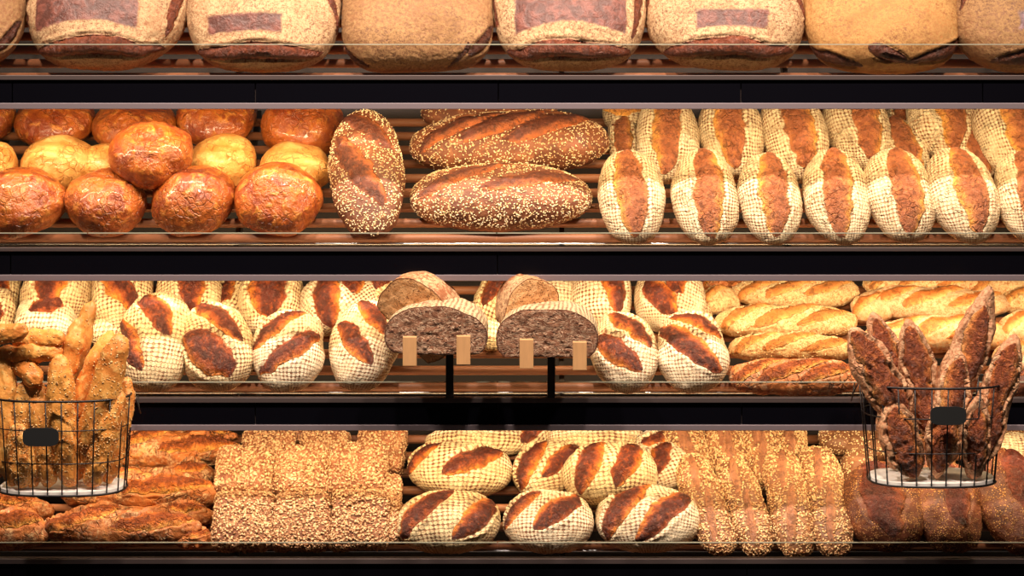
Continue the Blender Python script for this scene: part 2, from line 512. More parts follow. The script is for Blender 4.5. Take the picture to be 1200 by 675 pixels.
ORD = ['first', 'second', 'third', 'fourth', 'fifth', 'sixth', 'seventh', 'eighth', 'ninth', 'tenth', 'eleventh', 'twelfth']
TRAY_Y0 = 0.015
DROP = {1: 0.050, 2: 0.024, 3: 0.028, 4: 0.028}
SHELF = {1: dict(rail=88, black=93.5, strip=120.5, bot=127.5, glass=51.5),
         2: dict(rail=289.5, black=294, strip=321.5, bot=328.5, glass=272.5),
         3: dict(rail=465, black=471, strip=497, bot=503.5, glass=447),
         4: dict(rail=653.5, black=659.5, strip=686, bot=693, glass=635)}
SNAME = {1: 'top shelf', 2: 'second shelf', 3: 'third shelf', 4: 'bottom shelf'}
LED_W, SPOT_W, WORLD = 14.0, 280.0, 0.04
# ================================================================== materials used
M_WEAVE = bread_mat('flour_weave_crust', (150, 84, 46), (120, 62, 36), flour=(238, 206, 158), famt=0.86, pattern='weave', cell=0.0088, bump=0.9)
M_WEAVE['flour'] = 1
M_WEAVE_WHITE = bread_mat('white_flour_weave_crust', (168, 104, 64), (128, 70, 42), flour=(246, 220, 184), famt=0.92, pattern='weave', cell=0.0075, bump=0.8)
M_WEAVE_WHITE['flour'] = 1
M_OVAL = bread_mat('flour_weave_crust_golden', (172, 104, 56), (140, 76, 42), flour=(244, 216, 174), famt=0.9, pattern='weave', cell=0.0078, bump=0.9,
                   sdark=(152, 86, 54), smid=(182, 110, 64), sedge=(230, 160, 74), crackle=1.2)
M_OVAL['flour'] = 1
M_MICHE = bread_mat('floured_country_crust', (150, 96, 62), (112, 66, 44), flour=(212, 172, 128), famt=0.82, stencil=(86, 50, 42), pattern='speck', bump=0.8,
                    sdark=(104, 50, 30), smid=(132, 66, 38), sedge=(160, 84, 46), nscale=9)
M_MICHE['flour'] = 1
M_MICHE_DARK = bread_mat('dusted_brown_crust', (140, 92, 58), (104, 64, 42), flour=(172, 128, 84), famt=0.66, stencil=(100, 74, 76), pattern='speck', bump=0.9,
                         sdark=(84, 42, 26), smid=(110, 56, 34), sedge=(132, 72, 40), nscale=9)
M_MICHE_DARK['flour'] = 1
M_MICHE_GOLD = bread_mat('golden_dusted_crust', (176, 116, 62), (128, 76, 42), flour=(192, 142, 84), famt=0.84, pattern='speck', bump=0.6,
                         sdark=(84, 42, 26), smid=(110, 56, 34), sedge=(132, 72, 40), nscale=7)
M_MICHE_GOLD['flour'] = 1
M_ROLL = bread_mat('glazed_roll_crust', (188, 96, 36), (136, 54, 22), c3=(214, 136, 58), rough=0.33, spec=0.55, coat=0.3, bump=1.0, wrinkle=2.0, nscale=15, crackle=0.4)
M_ROLL_PALE = bread_mat('pale_roll_crust', (236, 170, 92), (216, 138, 62), c3=(242, 188, 114), rough=0.42, spec=0.4, coat=0.15, bump=0.8, nscale=14, wrinkle=1.4, crackle=0.8)
M_RYE = bread_mat('dark_seeded_crust', (132, 76, 48), (104, 58, 40), c3=(158, 100, 66), rough=0.6, bump=0.7,
                  sdark=(96, 50, 36), smid=(140, 76, 46), sedge=(190, 100, 48))
M_RUSTIC = bread_mat('rustic_baguette_crust', (184, 104, 50), (132, 66, 32), c3=(208, 134, 72), flour=(220, 176, 130), famt=0.42, pattern='speck', rough=0.55, bump=1.0, crackle=1.5, wrinkle=1.4,
                     sdark=(140, 66, 30), smid=(196, 104, 42), sedge=(240, 172, 84))
M_RUSTIC['flour'] = 1
M_PALEBAG = bread_mat('floured_baguette_crust', (206, 132, 72), (184, 104, 52), c3=(224, 160, 96), flour=(240, 208, 156), famt=0.72, pattern='speck', rough=0.6, bump=0.8,
                      sdark=(196, 120, 60), smid=(212, 138, 72), sedge=(236, 182, 110))
M_PALEBAG['flour'] = 1
M_TWIST = bread_mat('smooth_floured_baguette_crust', (222, 150, 96), (200, 118, 62), c3=(232, 170, 108), flour=(240, 204, 162), famt=0.66, pattern='speck', rough=0.6, bump=0.5,
                    sdark=(196, 110, 54), smid=(220, 140, 72), sedge=(240, 186, 120))
M_TWIST['flour'] = 1
M_DARKBAG = bread_mat('dark_baguette_crust', (196, 132, 92), (166, 100, 64), flour=(226, 176, 134), famt=0.55, pattern='speck', rough=0.55, bump=1.0,
                      sdark=(150, 74, 42), smid=(208, 116, 58), sedge=(242, 166, 92), wrinkle=1.9, crackle=0.8)
M_DARKBAG['flour'] = 1
M_OAT = bread_mat('oat_loaf_crust', (150, 92, 60), (112, 62, 38), c3=(180, 124, 84), rough=0.7, bump=1.0, wrinkle=1.6, speckle=(216, 168, 120))
M_SUN = bread_mat('seeded_golden_crust', (146, 96, 64), (112, 68, 44), c3=(164, 114, 76), rough=0.5, bump=0.6,
                  sdark=(146, 92, 64), smid=(162, 106, 72), sedge=(172, 116, 78))
M_STICK = bread_mat('breadstick_crust', (238, 160, 76), (212, 120, 50), c3=(246, 190, 110), rough=0.48, coat=0.1, bump=0.6, nscale=12)
M_ROUNDDARK = bread_mat('sesame_dark_crust', (112, 58, 34), (82, 40, 24), c3=(134, 76, 42), rough=0.55, bump=0.8, speckle=(206, 150, 84),
                        sdark=(80, 34, 24), smid=(110, 50, 30), sedge=(150, 80, 42))
M_SEED = seed_mat('cream_seeds', (242, 220, 180), (216, 176, 122))
M_SESAME = seed_mat('sesame_seeds', (234, 196, 138), (190, 136, 78))
M_SESDARK = seed_mat('toasted_sesame', (190, 140, 84), (146, 92, 50))
M_OATS = seed_mat('oat_flakes', (226, 182, 136), (166, 110, 74))
M_SUNSEED = seed_mat('sunflower_and_sesame_seeds', (236, 198, 146), (168, 110, 66))
M_BLACK = simple_mat('black_fascia', (8, 7, 12), rough=0.25, spec=0.12)
M_STRIP = simple_mat('anodised_edge', (128, 112, 116), rough=0.45, metal=0.35)
M_RAIL = simple_mat('bronze_rail', (84, 70, 68), rough=0.45, metal=0.4)
M_WOOD = simple_mat('wooden_rod_wood', (158, 98, 64), rough=0.55, noise=(14, (0.5, 8, 8)), bump=0.2, var=0.12)
M_PEG = simple_mat('oak_peg_wood', (214, 158, 106), rough=0.55, noise=(20, (6, 6, 0.7)), bump=0.2, var=0.1)
M_DARKMETAL = simple_mat('dark_bracket_metal', (52, 46, 44), rough=0.5, metal=0.6)
M_CHROME = simple_mat('chrome_bar', (200, 200, 200), rough=0.25, metal=1.0)
M_WIRE = simple_mat('black_wire', (34, 28, 28), rough=0.4, metal=0.5)
M_PLAQUE = simple_mat('black_plaque', (22, 21, 22), rough=0.6)
M_BOARD = simple_mat('white_base_board', (226, 214, 206), rough=0.6)
M_WALL = simple_mat('dark_back_panel', (38, 26, 22), rough=0.8)
M_FLOOR = simple_mat('dark_floor', (52, 46, 44), rough=0.6)

def glass_mat():
    t = NT('clear_acrylic')
    tr = t.n('ShaderNodeBsdfTransparent'); tr.inputs[0].default_value = (0.94, 0.93, 0.92, 1)
    gl = t.n('ShaderNodeBsdfGlossy'); gl.inputs['Roughness'].default_value = 0.05
    fr = t.n('ShaderNodeFresnel'); fr.inputs[0].default_value = 1.45
    mx = t.n('ShaderNodeMixShader'); t.t.links.new(fr.outputs[0], mx.inputs[0])
    t.t.links.new(tr.outputs[0], mx.inputs[1]); t.t.links.new(gl.outputs[0], mx.inputs[2]); t.t.links.new(mx.outputs[0], t.out.inputs[0])
    return t.m
M_GLASS = glass_mat()
M_GEDGE = simple_mat('acrylic_edge', (150, 146, 128), rough=0.3)

def emit_mat(name, col, strength):
    t = NT(name); e = t.n('ShaderNodeEmission'); e.inputs[0].default_value = col; e.inputs[1].default_value = strength
    t.t.links.new(e.outputs[0], t.out.inputs[0]); return t.m
M_LED = emit_mat('led_bar', (1.0, 0.72, 0.38, 1), 6.0)

# ================================================================== setting
def setting():
    w = MB().box(-2.6, 2.6, 0.72, 0.78, 0, 2.9).build('wall_back', M_WALL); w['kind'] = 'structure'
    f = MB().box(-2.6, 2.6, -6.0, 0.78, -0.05, 0).build('floor', M_FLOOR); f['kind'] = 'structure'
setting()

def zpx(py): return ZC + (337.5 - py) * S0

X0, X1 = -1.42, 1.42
SEAMS = {1: [15, 299.5, 584, 868, 1151], 2: [13, 583], 3: [15, 299.5, 584, 869], 4: [15, 583, 875]}
def build_shelf(k):
    s = SHELF[k]; zr, zb, zs, zt, zg = (zpx(s[n]) for n in ('rail', 'black', 'strip', 'bot', 'glass'))
    root = empty('display_shelf', Matrix.Translation((0, 0, zr)))
    props(root, {1: 'sloping wooden-rod display shelf under the big square loaves, topmost of the four',
                 2: 'sloping wooden-rod display shelf carrying glossy round rolls, second from the top',
                 3: 'sloping wooden-rod display shelf behind the cut half loaves, third from the top',
                 4: 'sloping wooden-rod display shelf under the square oat loaves, lowest of the four'}[k], 'shelf', 'wooden-rod bread shelves')
    o = zr
    MB().box(X0, X1, -0.012, 0.009, zb - o, 0).build('front_rail', M_RAIL, root, bevel=0.001)
    xs = [X0] + [(x - 600) * S0 for x in SEAMS[k]] + [X1]
    for a, b in zip(xs[:-1], xs[1:]):
        MB().box(a + 0.0012, b - 0.0012, -0.006, 0.004, zs - o, zb - o).build('fascia_panel', M_BLACK, root, bevel=0.0008)
    MB().box(X0, X1, 0.004, 0.009, zs - o, zb - o).build('fascia_backing', M_RAIL, root)
    MB().box(X0, X1, -0.012, 0.03, zt - o, zs - o).build('edge_strip', M_STRIP, root, bevel=0.001)
    gx = [X0] + [(x - 600) * S0 for x in ({1: [], 2: [103, 582], 3: [583], 4: [73, 583]}[k])] + [X1]
    for a, b in zip(gx[:-1], gx[1:]):
        g = MB().box(a + 0.0015, b - 0.0015, -0.004, 0.0, -0.002, zg - o - 0.0022).build('glass_guard', M_GLASS, root)
        MB().box(a + 0.0015, b - 0.0015, -0.004, 0.0, zg - o - 0.0022, zg - o).build('polished_edge', M_GEDGE, g)
    # rods on the slope, their tops on the tray plane
    R = 0.011; dr = DROP[k]
    for i in range(10):
        u = (0.036 if k == 1 else 0.022) + i * 0.060
        y = TRAY_Y0 + u * math.cos(SLOPE) + R * math.sin(SLOPE); z = -dr + u * math.sin(SLOPE) - R * math.cos(SLOPE)
        MB().tube([(X0, y, z), (X1, y, z)], R, 12).build('wooden_rod', M_WOOD, root, smooth=True)
    for xb in (-1.30, -0.66, 0.12, 0.66, 1.30):
        yb0, zb0 = 0.022, -0.022
        L = 0.60
        za = -0.030 - dr + 0.045 * math.tan(SLOPE); p = [(0.060, za), (0.060 + L * math.cos(SLOPE), za + L * math.sin(SLOPE))]
        m = MB(); b = len(m.v)
        for x in (xb - 0.006, xb + 0.006):
            for (y, z), dz in ((p[0], 0), (p[1], 0), (p[1], -0.03), (p[0], -0.03)):
                m.v.append((x, y, z + dz))
        m.f += [[0, 1, 2, 3], [7, 6, 5, 4], [0, 4, 5, 1], [1, 5, 6, 2], [2, 6, 7, 3], [3, 7, 4, 0]]
        m.build('support_bracket', M_DARKMETAL, root)
    MB().tube([(X0, 0.085, 0.022 - dr), (X1, 0.085, 0.022 - dr)], 0.003, 8).build('chrome_bar', M_CHROME, root, smooth=True)
    # light bar under the shelf, behind the fascia
    if k < 4:
        b = MB().box(X0 + .02, X1 - .02, 0.032, 0.052, zs - o - 0.002, zs - o + 0.008).build('light_bar', M_LED, root)
    return root
for k in (1, 2, 3, 4): build_shelf(k)

# ================================================================== loaf kinds
def two_cuts(a0=60, sep=0.42, l=0.95, w=0.26, shift=0.0, **kw):
    return [slash(-sep, 0.05 + shift, l, w, a0, **kw), slash(sep, -0.05 + shift, l, w, a0, **kw)]

def lab(look, pos, row, sh):
    return f'{look}, {pos} in {row}, {SNAME[sh]}'

def pos_word(i, n):
    if i == 0: return 'leftmost'
    if i == n - 1: return 'rightmost'
    return ORD[i] + ' from left'

# ---------------------------------------------------------------- top shelf
def top_shelf():
    big = [  # cx, W, kind
        (-58, 184, 'dark'), (127, 183, 'stencil_big'), (312, 184, 'stencil_small'), (490, 178, 'dark'), (668, 178, 'stencil_big'), (849, 183, 'stencil_small'), (1030, 186, 'gold'), (1206, 182, 'stencil_edge')]
    looks = ['brown dusted square loaf cut off by the left edge of the photo',
             'big floured square loaf with dark square label shape, leftmost of two such',
             'big floured square loaf with small dark strip shape, leftmost such on the top shelf',
             'brown mottled square loaf with small corner splits, between two pale floured loaves',
             'big floured square loaf with dark square label shape, in the middle of top shelf',
             'big floured square loaf with small dark strip shape, left of the golden loaf',
             'golden dusted square loaf with three dark splits along its lower edge',
             'floured brown square loaf at the right end of the top shelf']
    for (cx, W, kind), lb in zip(big, looks):
        M, a, b, c = tray_loaf(1, cx, 4, W, 160, 0, k=0.48, tip=22)
        sl = []; stn = None; mat = M_MICHE
        front = slash(-0.02, -0.70, 0.70, 0.125, 0, dep=0.008, bulge=0.010, lip=0.006, side=1, curve=-0.25)
        right = slash(0.70, 0.10, 0.66, 0.085, 80, dep=0.010, bulge=0.004, lip=0.006)
        left = slash(-0.86, 0.1, 0.6, 0.06, -84, dep=0.010, bulge=0.003, lip=0.006)
        if kind == 'stencil_big':
            stn = ((-0.60, 0.31) if cx < 300 else (-0.5, 0.5)) + (-0.50, 0.86, 0.12); sl = [front, right, left]
        elif kind == 'stencil_small':
            stn = ((-0.45, 0.19) if cx < 500 else (-0.28, 0.33)) + (-0.49, -0.31, 0.10); sl = [front, slash(0.62, -0.05, 0.55, 0.06, 124, dep=0.008), slash(-0.76, 0.0, 0.5, 0.05, 58, dep=0.008)]
        elif kind == 'stencil_edge':
            stn = (-0.19, 0.36, -0.48, -0.30, 0.10); sl = [slash(0.2, -0.8, 0.7, 0.15, 0, dep=0.010), slash(-0.5, 0.2, 0.5, 0.06, 65, dep=0.006)]; mat = M_MICHE_DARK
        elif kind == 'gold':
            mat = M_MICHE_GOLD
            sl = [slash(-0.60, -0.78, 0.36, 0.12, -22, dep=0.010, bulge=0.002), slash(0.0, -0.72, 0.22, 0.10, -32, dep=0.008), slash(0.60, -0.66, 0.46, 0.11, 26, dep=0.010, bulge=0.002)]
        else:
            mat = M_MICHE_DARK
            sl = [slash(-0.80, -0.66, 0.32, 0.09, -42, dep=0.010, bulge=0.0), slash(0.70, -0.52, 0.24, 0.10, 48, dep=0.010, bulge=0.0), slash(0.45, -0.75, 0.26, 0.03, 84, dep=0.004, bulge=0)]
        nm = 'square_country_loaf'
        loaf(nm, M, a, b, c, mat, p=3.2, q=2.3, N=110, slashes=sl, stencil=stn, arc=True, low=0.05, hi=0.0012, label=lb, group='big square country loaves')
top_shelf()

# ---------------------------------------------------------------- second shelf
def rolls():
    front = [(28, 236, 98, 86), (124, 237, 98, 84), (226, 236, 98, 88), (328, 235, 102, 90)]
    mid = [(-8, 192, 54, 60), (67, 194, 88, 68), (262, 190, 78, 66), (345, 198, 86, 60), (122, 196, 60, 60)]
    back = [(-16, 140, 70, 58), (64, 140, 90, 60), (158, 146, 102, 64), (256, 138, 92, 60), (353, 146, 96, 74)]
    def one(px, py, W, H, mat, lb, up=0.0, k=0.74, N=72, seed=None):
        M, a, b, c = tray_loaf(2, px, py, W, H, 0, k=k, tip=0, up=up)
        b = a * 0.98
        M = M[:3] + (M[3] @ Matrix.Rotation(random.uniform(-0.6, 0.6), 4, 'Z'), M[4])
        loaf('round_roll', M, a, b, c, mat, p=2.05, q=2.1, N=N, low=0.10, hi=0.0008, cracks=0.0016 if mat is M_ROLL else 0.0006, label=lb, cat='bread roll', group='round rolls on the second shelf')
    for i, t in enumerate(front):
        one(*t, M_ROLL, lab('glossy chestnut-brown round roll', pos_word(i, 4), 'front row', 2))
    one(178, 181, 103, 84, M_ROLL, 'glossy round roll perched highest, on top of the front rolls, second shelf', up=0.075)
    lb = ['pale round roll cut by the left edge, behind the front rolls, second shelf', 'pale golden round roll behind the two leftmost front rolls, second shelf',
          'pale golden round roll right of the perched roll, second shelf', 'pale golden round roll behind the rightmost front roll, second shelf',
          'pale round roll almost hidden under the perched roll, second shelf']
    for t, l in zip(mid, lb):
        one(*t, M_ROLL_PALE, l, up=0.0)
    for i, t in enumerate(back):
        one(*t, M_ROLL, lab('orange-brown round roll', pos_word(i, 5), 'back row', 2))
rolls()

def seeded_long():
    S = lambda n, zmin=-0.4, dens=1.0: (n, 0.0031, 0.0017, 0.0012, M_SEED, 'seed_topping', zmin, dens)
    M, a, b, c = tray_loaf(2, 431, 204, 152, 88, 98, k=0.62, tip=14)
    loaf('seeded_oval_loaf', M, a, b, c, M_RYE, p=2.1, q=2.2, N=84, slashes=[slash(0.60, -0.05, 0.80, 0.24, 32), slash(-0.12, 0.25, 0.95, 0.24, 24)], seeds=S(4200, 0.1, 1.1),
         label='large seed-crusted oval loaf standing lengthwise right of the round rolls', group='seeded loaves on the second shelf')
    M, a, b, c = tray_loaf(2, 588, 232, 212, 76, 1, k=0.72)
    loaf('seeded_long_loaf', M, a, b, c, M_RYE, p=2.3, q=2.2, N=90, slashes=[slash(-0.50, 0.1, 0.95, 0.17, 20), slash(0.36, -0.02, 0.95, 0.17, 17)], seeds=S(5600, -0.4),
         label='long seed-covered loaf lying crosswise at the front, below its twin', group='seeded loaves on the second shelf')
    M, a, b, c = tray_loaf(2, 598, 168, 236, 72, 3, k=0.72, up=0.012)
    loaf('seeded_long_loaf', M, a, b, c, M_RYE, p=2.3, q=2.2, N=90, slashes=[slash(-0.58, 0.0, 1.0, 0.19, 22), slash(-0.06, 0.0, 0.85, 0.22, 26), slash(0.42, 0.0, 0.95, 0.22, 26)], seeds=S(4200, -0.4, 1.0),
         label='long seed-dotted loaf with three slashes lying crosswise behind its twin', group='seeded loaves on the second shelf')
    M, a, b, c = tray_loaf(2, 574, 132, 160, 50, 0, k=0.7)
    loaf('seeded_long_loaf', M, a, b, c, M_RYE, p=2.3, q=2.2, N=56, seeds=S(1200, -0.2), label='seeded loaf mostly hidden at the very back, above the crosswise twins', group='seeded loaves on the second shelf')
seeded_long()

def ovals():
    front = [(740, 234, 110, 79, 92), (827, 234, 112, 78, 90), (903, 238, 106, 75, 93), (981, 232, 114, 76, 90), (1056, 232, 112, 82, 95), (1130, 232, 112, 82, 94), (1206, 232, 110, 78, 90)]
    back = [(782, 160, 108, 74, 88), (857, 158, 96, 76, 93), (930, 156, 110, 78, 97), (1004, 148, 104, 78, 98), (1103, 142, 92, 80, 92), (1182, 154, 120, 84, 100)]
    hid = [(730, 164, 60, 38, 90), (735, 130, 60, 56, 0), (1060, 172, 70, 46, 105), (1142, 176, 64, 40, 105), (965, 140, 50, 30, 90), (1058, 136, 50, 40, 90)]
    hlook = ['small brown oval loaf wedged right of the long seeded loaves', 'oval loaf lying flat at the back above the small wedged loaf',
             'brown loaf tucked between the two oval rows near the right', 'brown loaf tucked under the rightmost back oval loaves',
             'loaf end peeping out between back-row oval loaves near the middle', 'dark loaf end peeping from the back right, behind the ovals']
    for rn, rows, n in (('front row', front, 7), ('back row', back, 6)):
        for i, (px, py, L, W, ang) in enumerate(rows):
            M, a, b, c = tray_loaf(2, px, py, L, W, ang, k=0.62, tip=16)
            s = [slash(0.02 + random.uniform(-.04, .04), random.uniform(-.12, .12) - (0.12 if px > 1000 else 0), 1.0 * a / b * 0.80, 0.31, random.uniform(-3, 3), dep=0.006, bulge=0.006, lip=0.004, side=random.choice([1, -1]))]
            loaf('split_oval_loaf', M, a, b, c, M_OVAL, p=2.1, q=2.15, N=72, slashes=s, low=0.06,
                 label=lab('floured oval loaf with one long split', pos_word(i, n), rn, 2), group='split oval loaves on the second shelf')
    for (px, py, L, W, ang), lk in zip(hid, hlook):
        M, a, b, c = tray_loaf(2, px, py, L, W, ang, k=0.6, tip=10)
        loaf('split_oval_loaf', M, a, b, c, M_OVAL, N=48, slashes=[slash(0, 0, 0.9 * a / b, 0.4, 0)], label=lk, group='split oval loaves on the second shelf')
ovals()

# ---------------------------------------------------------------- third shelf
def weave_loaves():
    A = 'flour-patterned oval loaf'
    T = [  # px,py,L,W,ang,mat,slash style,label, up
        (181, 402, 112, 84, 88, M_WEAVE, [(0.48, 0.05, 0.72, 0.24, 33), (-0.22, 0.62, 0.72, 0.24, 26)], 'woven-flour oval loaf with dark splits just right of the breadstick basket'),
        (254, 413, 106, 86, 105, M_WEAVE, [(0.42, -0.1, 0.72, 0.20, 33), (-0.4, 0.28, 0.66, 0.34, 36)], 'floured loaf with ragged splits, second right of the breadstick basket, front row'),
        (336, 418, 94, 83, 90, M_WEAVE_WHITE, [(0.42, 0.30, 0.75, 0.20, 42 - 90), (-0.32, -0.12, 0.82, 0.20, 38 - 90)], 'rounded white-floured loaf with two parallel diagonal splits, third shelf left half'),
        (425, 416, 104, 80, 74, M_WEAVE_WHITE, [(-0.2, 0.2, 0.66, 0.22, 46), (0.53, -0.1, 0.62, 0.22, 42)], 'white-floured loaf touching the dark cut half loaves on their left'),
        (731, 418, 92, 82, 92, M_WEAVE_WHITE, [(0.45, -0.2, 0.66, 0.24, 39), (-0.28, 0.27, 0.66, 0.24, 48)], 'floured two-slash loaf just right of the cut half loaves, front row'),
        (811, 418, 94, 83, 92, M_WEAVE_WHITE, [(0.53, -0.12, 0.66, 0.20, 58), (-0.13, 0.12, 0.90, 0.24, 46)], 'floured two-slash loaf beside the stacked pale baguettes, front row'),
        # middle / back
        (-4, 372, 66, 44, 90, M_WEAVE, [(0, 0, .6, .3, 20)], 'floured loaf at the left edge behind the breadstick basket'),
        (54, 372, 62, 70, 90, M_WEAVE_WHITE, [(0.2, -0.2, .5, .3, -60)], 'small floured round loaf with one split, directly behind the breadsticks'),
        (4, 342, 60, 40, 90, M_WEAVE, [(0, 0, .6, .3, 20)], 'floured loaf in the upper left corner of the third shelf'),
        (66, 342, 92, 84, 92, M_WEAVE, [(0.1, 0.0, 0.8, 0.30, 0)], 'floured loaf with broad central split, back row above the breadsticks'),
        (144, 345, 92, 72, 98, M_WEAVE, [(-0.1, 0.05, 0.8, 0.28, 30)], 'floured loaf with dark split, back row above the basket end'),
        (128, 385, 60, 40, 90, M_WEAVE, [], 'small piece of floured loaf beside the upright breadsticks'),
        (221, 350, 92, 78, 96, M_WEAVE, [(0.1, -0.15, 0.8, 0.26, 0)], 'floured loaf, third shelf back row, above the ragged-split loaf'),
        (268, 352, 70, 44, 70, M_WEAVE, [(0.2, 0.2, 0.7, 0.3, 10)], 'narrow brown-edged loaf in the gap of the third shelf back row'),
        (318, 350, 88, 78, 90, M_WEAVE, [(0.0, 0.05, 0.75, 0.42, 0)], 'floured loaf with wide blister split, back row above the rounded white-floured loaf'),
        (398, 352, 92, 76, 40, M_WEAVE_WHITE, [(0.55, 0.2, 0.55, 0.26, 50), (-0.4, 0.0, 0.7, 0.26, 50)], 'floured loaf with pointed end, back row left of the cut half loaves'),
        (448, 342, 70, 60, 60, M_WEAVE, [(0.3, 0.1, 0.6, 0.3, 0)], 'floured loaf at the back, left of the cut seeded half loaf'),
        (588, 352, 84, 60, 60, M_WEAVE, [(0.2, 0.35, 0.8, 0.26, 0)], 'floured loaf seen between the two pairs of cut half loaves'),
        (655, 346, 60, 50, 90, M_WEAVE_WHITE, [], 'floured loaf directly behind the right cut seeded half loaf'),
        (706, 345, 78, 72, 90, M_WEAVE_WHITE, [(0.0, -0.35, 0.8, 0.26, 10)], 'white-floured loaf right of the cut half loaves, back row'),
        (785, 350, 84, 86, 80, M_WEAVE_WHITE, [(-0.35, 0.3, 0.5, 0.26, 40), (0.4, -0.1, 0.5, 0.22, 10)], 'white-floured loaf with two splits, back row beside the pale baguettes'),
        (818, 372, 46, 34, 90, M_WEAVE, [], 'small golden loaf tip between back-row loaf and pale baguettes'),
        (574, 388, 46, 40, 90, M_WEAVE, [], 'small loaf end glimpsed between the two lower cut half loaves'),
    ]
    for i, (px, py, L, W, ang, mat, ss, lb) in enumerate(T):
        M, a, b, c = tray_loaf(3, px, py, L, W, ang, k=0.66, tip=14 if i < 6 else 10)
        loaf('floured_oval_loaf', M, a, b, c, mat, p=2.2, q=2.2, N=76 if i < 6 else 60, low=0.09, slashes=[slash(*s, dep=0.008, bulge=0.003, lip=0.0055, side=random.choice([1, -1])) for s in ss],
             label=lb, group='floured loaves on the third shelf')
weave_loaves()

def pale_baguettes():
    T = [(932, 344, 150, 35, 1, M_PALEBAG, 'uppermost whole baguette of the pale stack left of the baguette basket'),
         (921, 377, 166, 37, 1, M_PALEBAG, 'second baguette from the top in the pale stack beside the basket'),
         (927, 408, 148, 32, 0, M_PALEBAG, 'third baguette from the top in the pale stack beside the basket'),
         (930, 443, 154, 42, -1, M_RUSTIC, 'lowest baguette of the pale stack, in shade behind the glass lip'),
         (842, 352, 46, 30, 10, M_PALEBAG, 'short golden baguette end left of the uppermost pale baguette'),
         (850, 332, 60, 24, 0, M_RUSTIC, 'baguette end under the light strip left of the pale stack'),
         (1085, 333, 150, 32, 0, M_PALEBAG, 'golden-lit baguette under the light strip above the baguette basket'),
         (1024, 362, 50, 34, 12, M_TWIST, 'baguette tip sticking out left of the smooth twisted baguette'),
         (1096, 357, 178, 39, -1, M_TWIST, 'smooth twisted pale baguette lying crosswise above the basket'),
         (1098, 392, 170, 40, 2, M_TWIST, 'pale baguette hidden behind the upright dark baguettes'),
         (1176, 336, 90, 30, 10, M_PALEBAG, 'golden baguette in the upper right corner of the third shelf'),
         (1206, 352, 70, 30, 3, M_PALEBAG, 'speckled baguette end at the right edge, third shelf, upper one'),
         (1206, 386, 70, 40, 3, M_TWIST, 'baguette end at the right edge, third shelf, middle one'),
         (1196, 420, 70, 36, 3, M_TWIST, 'baguette end at the right edge, third shelf, lower one'),
         (1196, 450, 50, 26, 3, M_ROUNDDARK, 'dark roll end at the right edge behind the glass lip'),
         ]
    for i, (px, py, L, W, ang, mat, lb) in enumerate(T):
        M, a, b, c = tray_loaf(3, px, py, L, W, ang, k=0.85)
        n = 3 if L > 100 else 1
        ss = [slash(-0.62 + 0.62 * j, random.uniform(-.1, .1), 1.5, 0.26, 24, dep=0.003, bulge=0.004, lip=0.004, child=L > 100) for j in range(n)]
        sd = (420, 0.0028, 0.0016, 0.001, M_SEED, 'seed_topping', -0.3, 1.0) if mat is M_PALEBAG and L > 100 else None
        loaf('pale_baguette', M, a, b, c, mat, p=3.0, q=2.1, N=72 if L > 100 else 44, slashes=ss, low=0.10, bend=random.uniform(-.2, .2), seeds=sd,
             label=lb, group='baguettes lying on the third shelf')
pale_baguettes()

# ---------------------------------------------------------------- cut half loaves on the peg stand
def crumb_mat(name, c1, c2, hole, crust, holes=150, flakes=None, swirl=0.0):
    t = NT(name); nc = t.attr('nc', True); rimf = t.attr('rim')
    fine = t.noise(nc, 160, 4, 0.65, swirl)
    big = t.noise(nc, 40, 3, 0.6, swirl)
    base = t.mix(t.step(big, 0.4, 0.62), lin(c1), lin(c2))
    v = t.voro(t.addv(t.scalev(nc, (1, 1, 1.5)), t.scalev(nc, (0, 0, 0))), holes, 'SMOOTH_F1')
    hm = t.math('MULTIPLY', t.step(v, 0.34, 0.2), t.step(t.noise(nc, 60, 2), 0.4, 0.58))
    base = t.mix(t.math('MULTIPLY', hm, 0.8), base, lin(hole))
    st = t.noise(t.scalev(nc, (1, 0.8, 1.7)), 40, 3, 0.6, 1.8)
    rid = t.math('ABSOLUTE', t.math('SUBTRACT', st, 0.5))
    rm = t.math('MULTIPLY', t.step(rid, 0.05, 0.01), swirl * 0.6, clamp=True)
    base = t.mix(rm, base, lin(flakes or hole))
    base = t.mix(t.step(t.math('ADD', rimf, t.math('MULTIPLY', t.math('SUBTRACT', fine, 0.5), 0.06)), 0.05, 0.0), base, lin(crust))
    h = t.math('SUBTRACT', t.math('ADD', fine, t.math('MULTIPLY', rm, 0.6)), t.math('MULTIPLY', hm, 1.0))
    return t.finish(base, 0.85, h, 0.9, 0.004, spec=0.2)
M_CRUMB_DARK = crumb_mat('rye_crumb', (166, 116, 88), (130, 84, 62), (74, 42, 32), (90, 48, 34), holes=90, flakes=(220, 178, 146), swirl=1.6)
M_CRUMB_SEED = crumb_mat('seeded_crumb', (222, 168, 116), (206, 146, 94), (120, 70, 40), (104, 60, 36), holes=200, flakes=(236, 200, 150), swirl=0.0)
M_CUTCRUST = bread_mat('cut_loaf_crust', (150, 88, 56), (120, 66, 42), flour=(232, 200, 156), famt=0.7, pattern='weave', cell=0.008, bump=0.9)
M_CUTCRUST['flour'] = 1
M_CUTCRUST2 = bread_mat('cut_loaf_brown_crust', (150, 88, 54), (112, 60, 38), flour=(222, 176, 130), famt=0.58, pattern='speck', bump=0.8)
M_CUTCRUST2['flour'] = 1

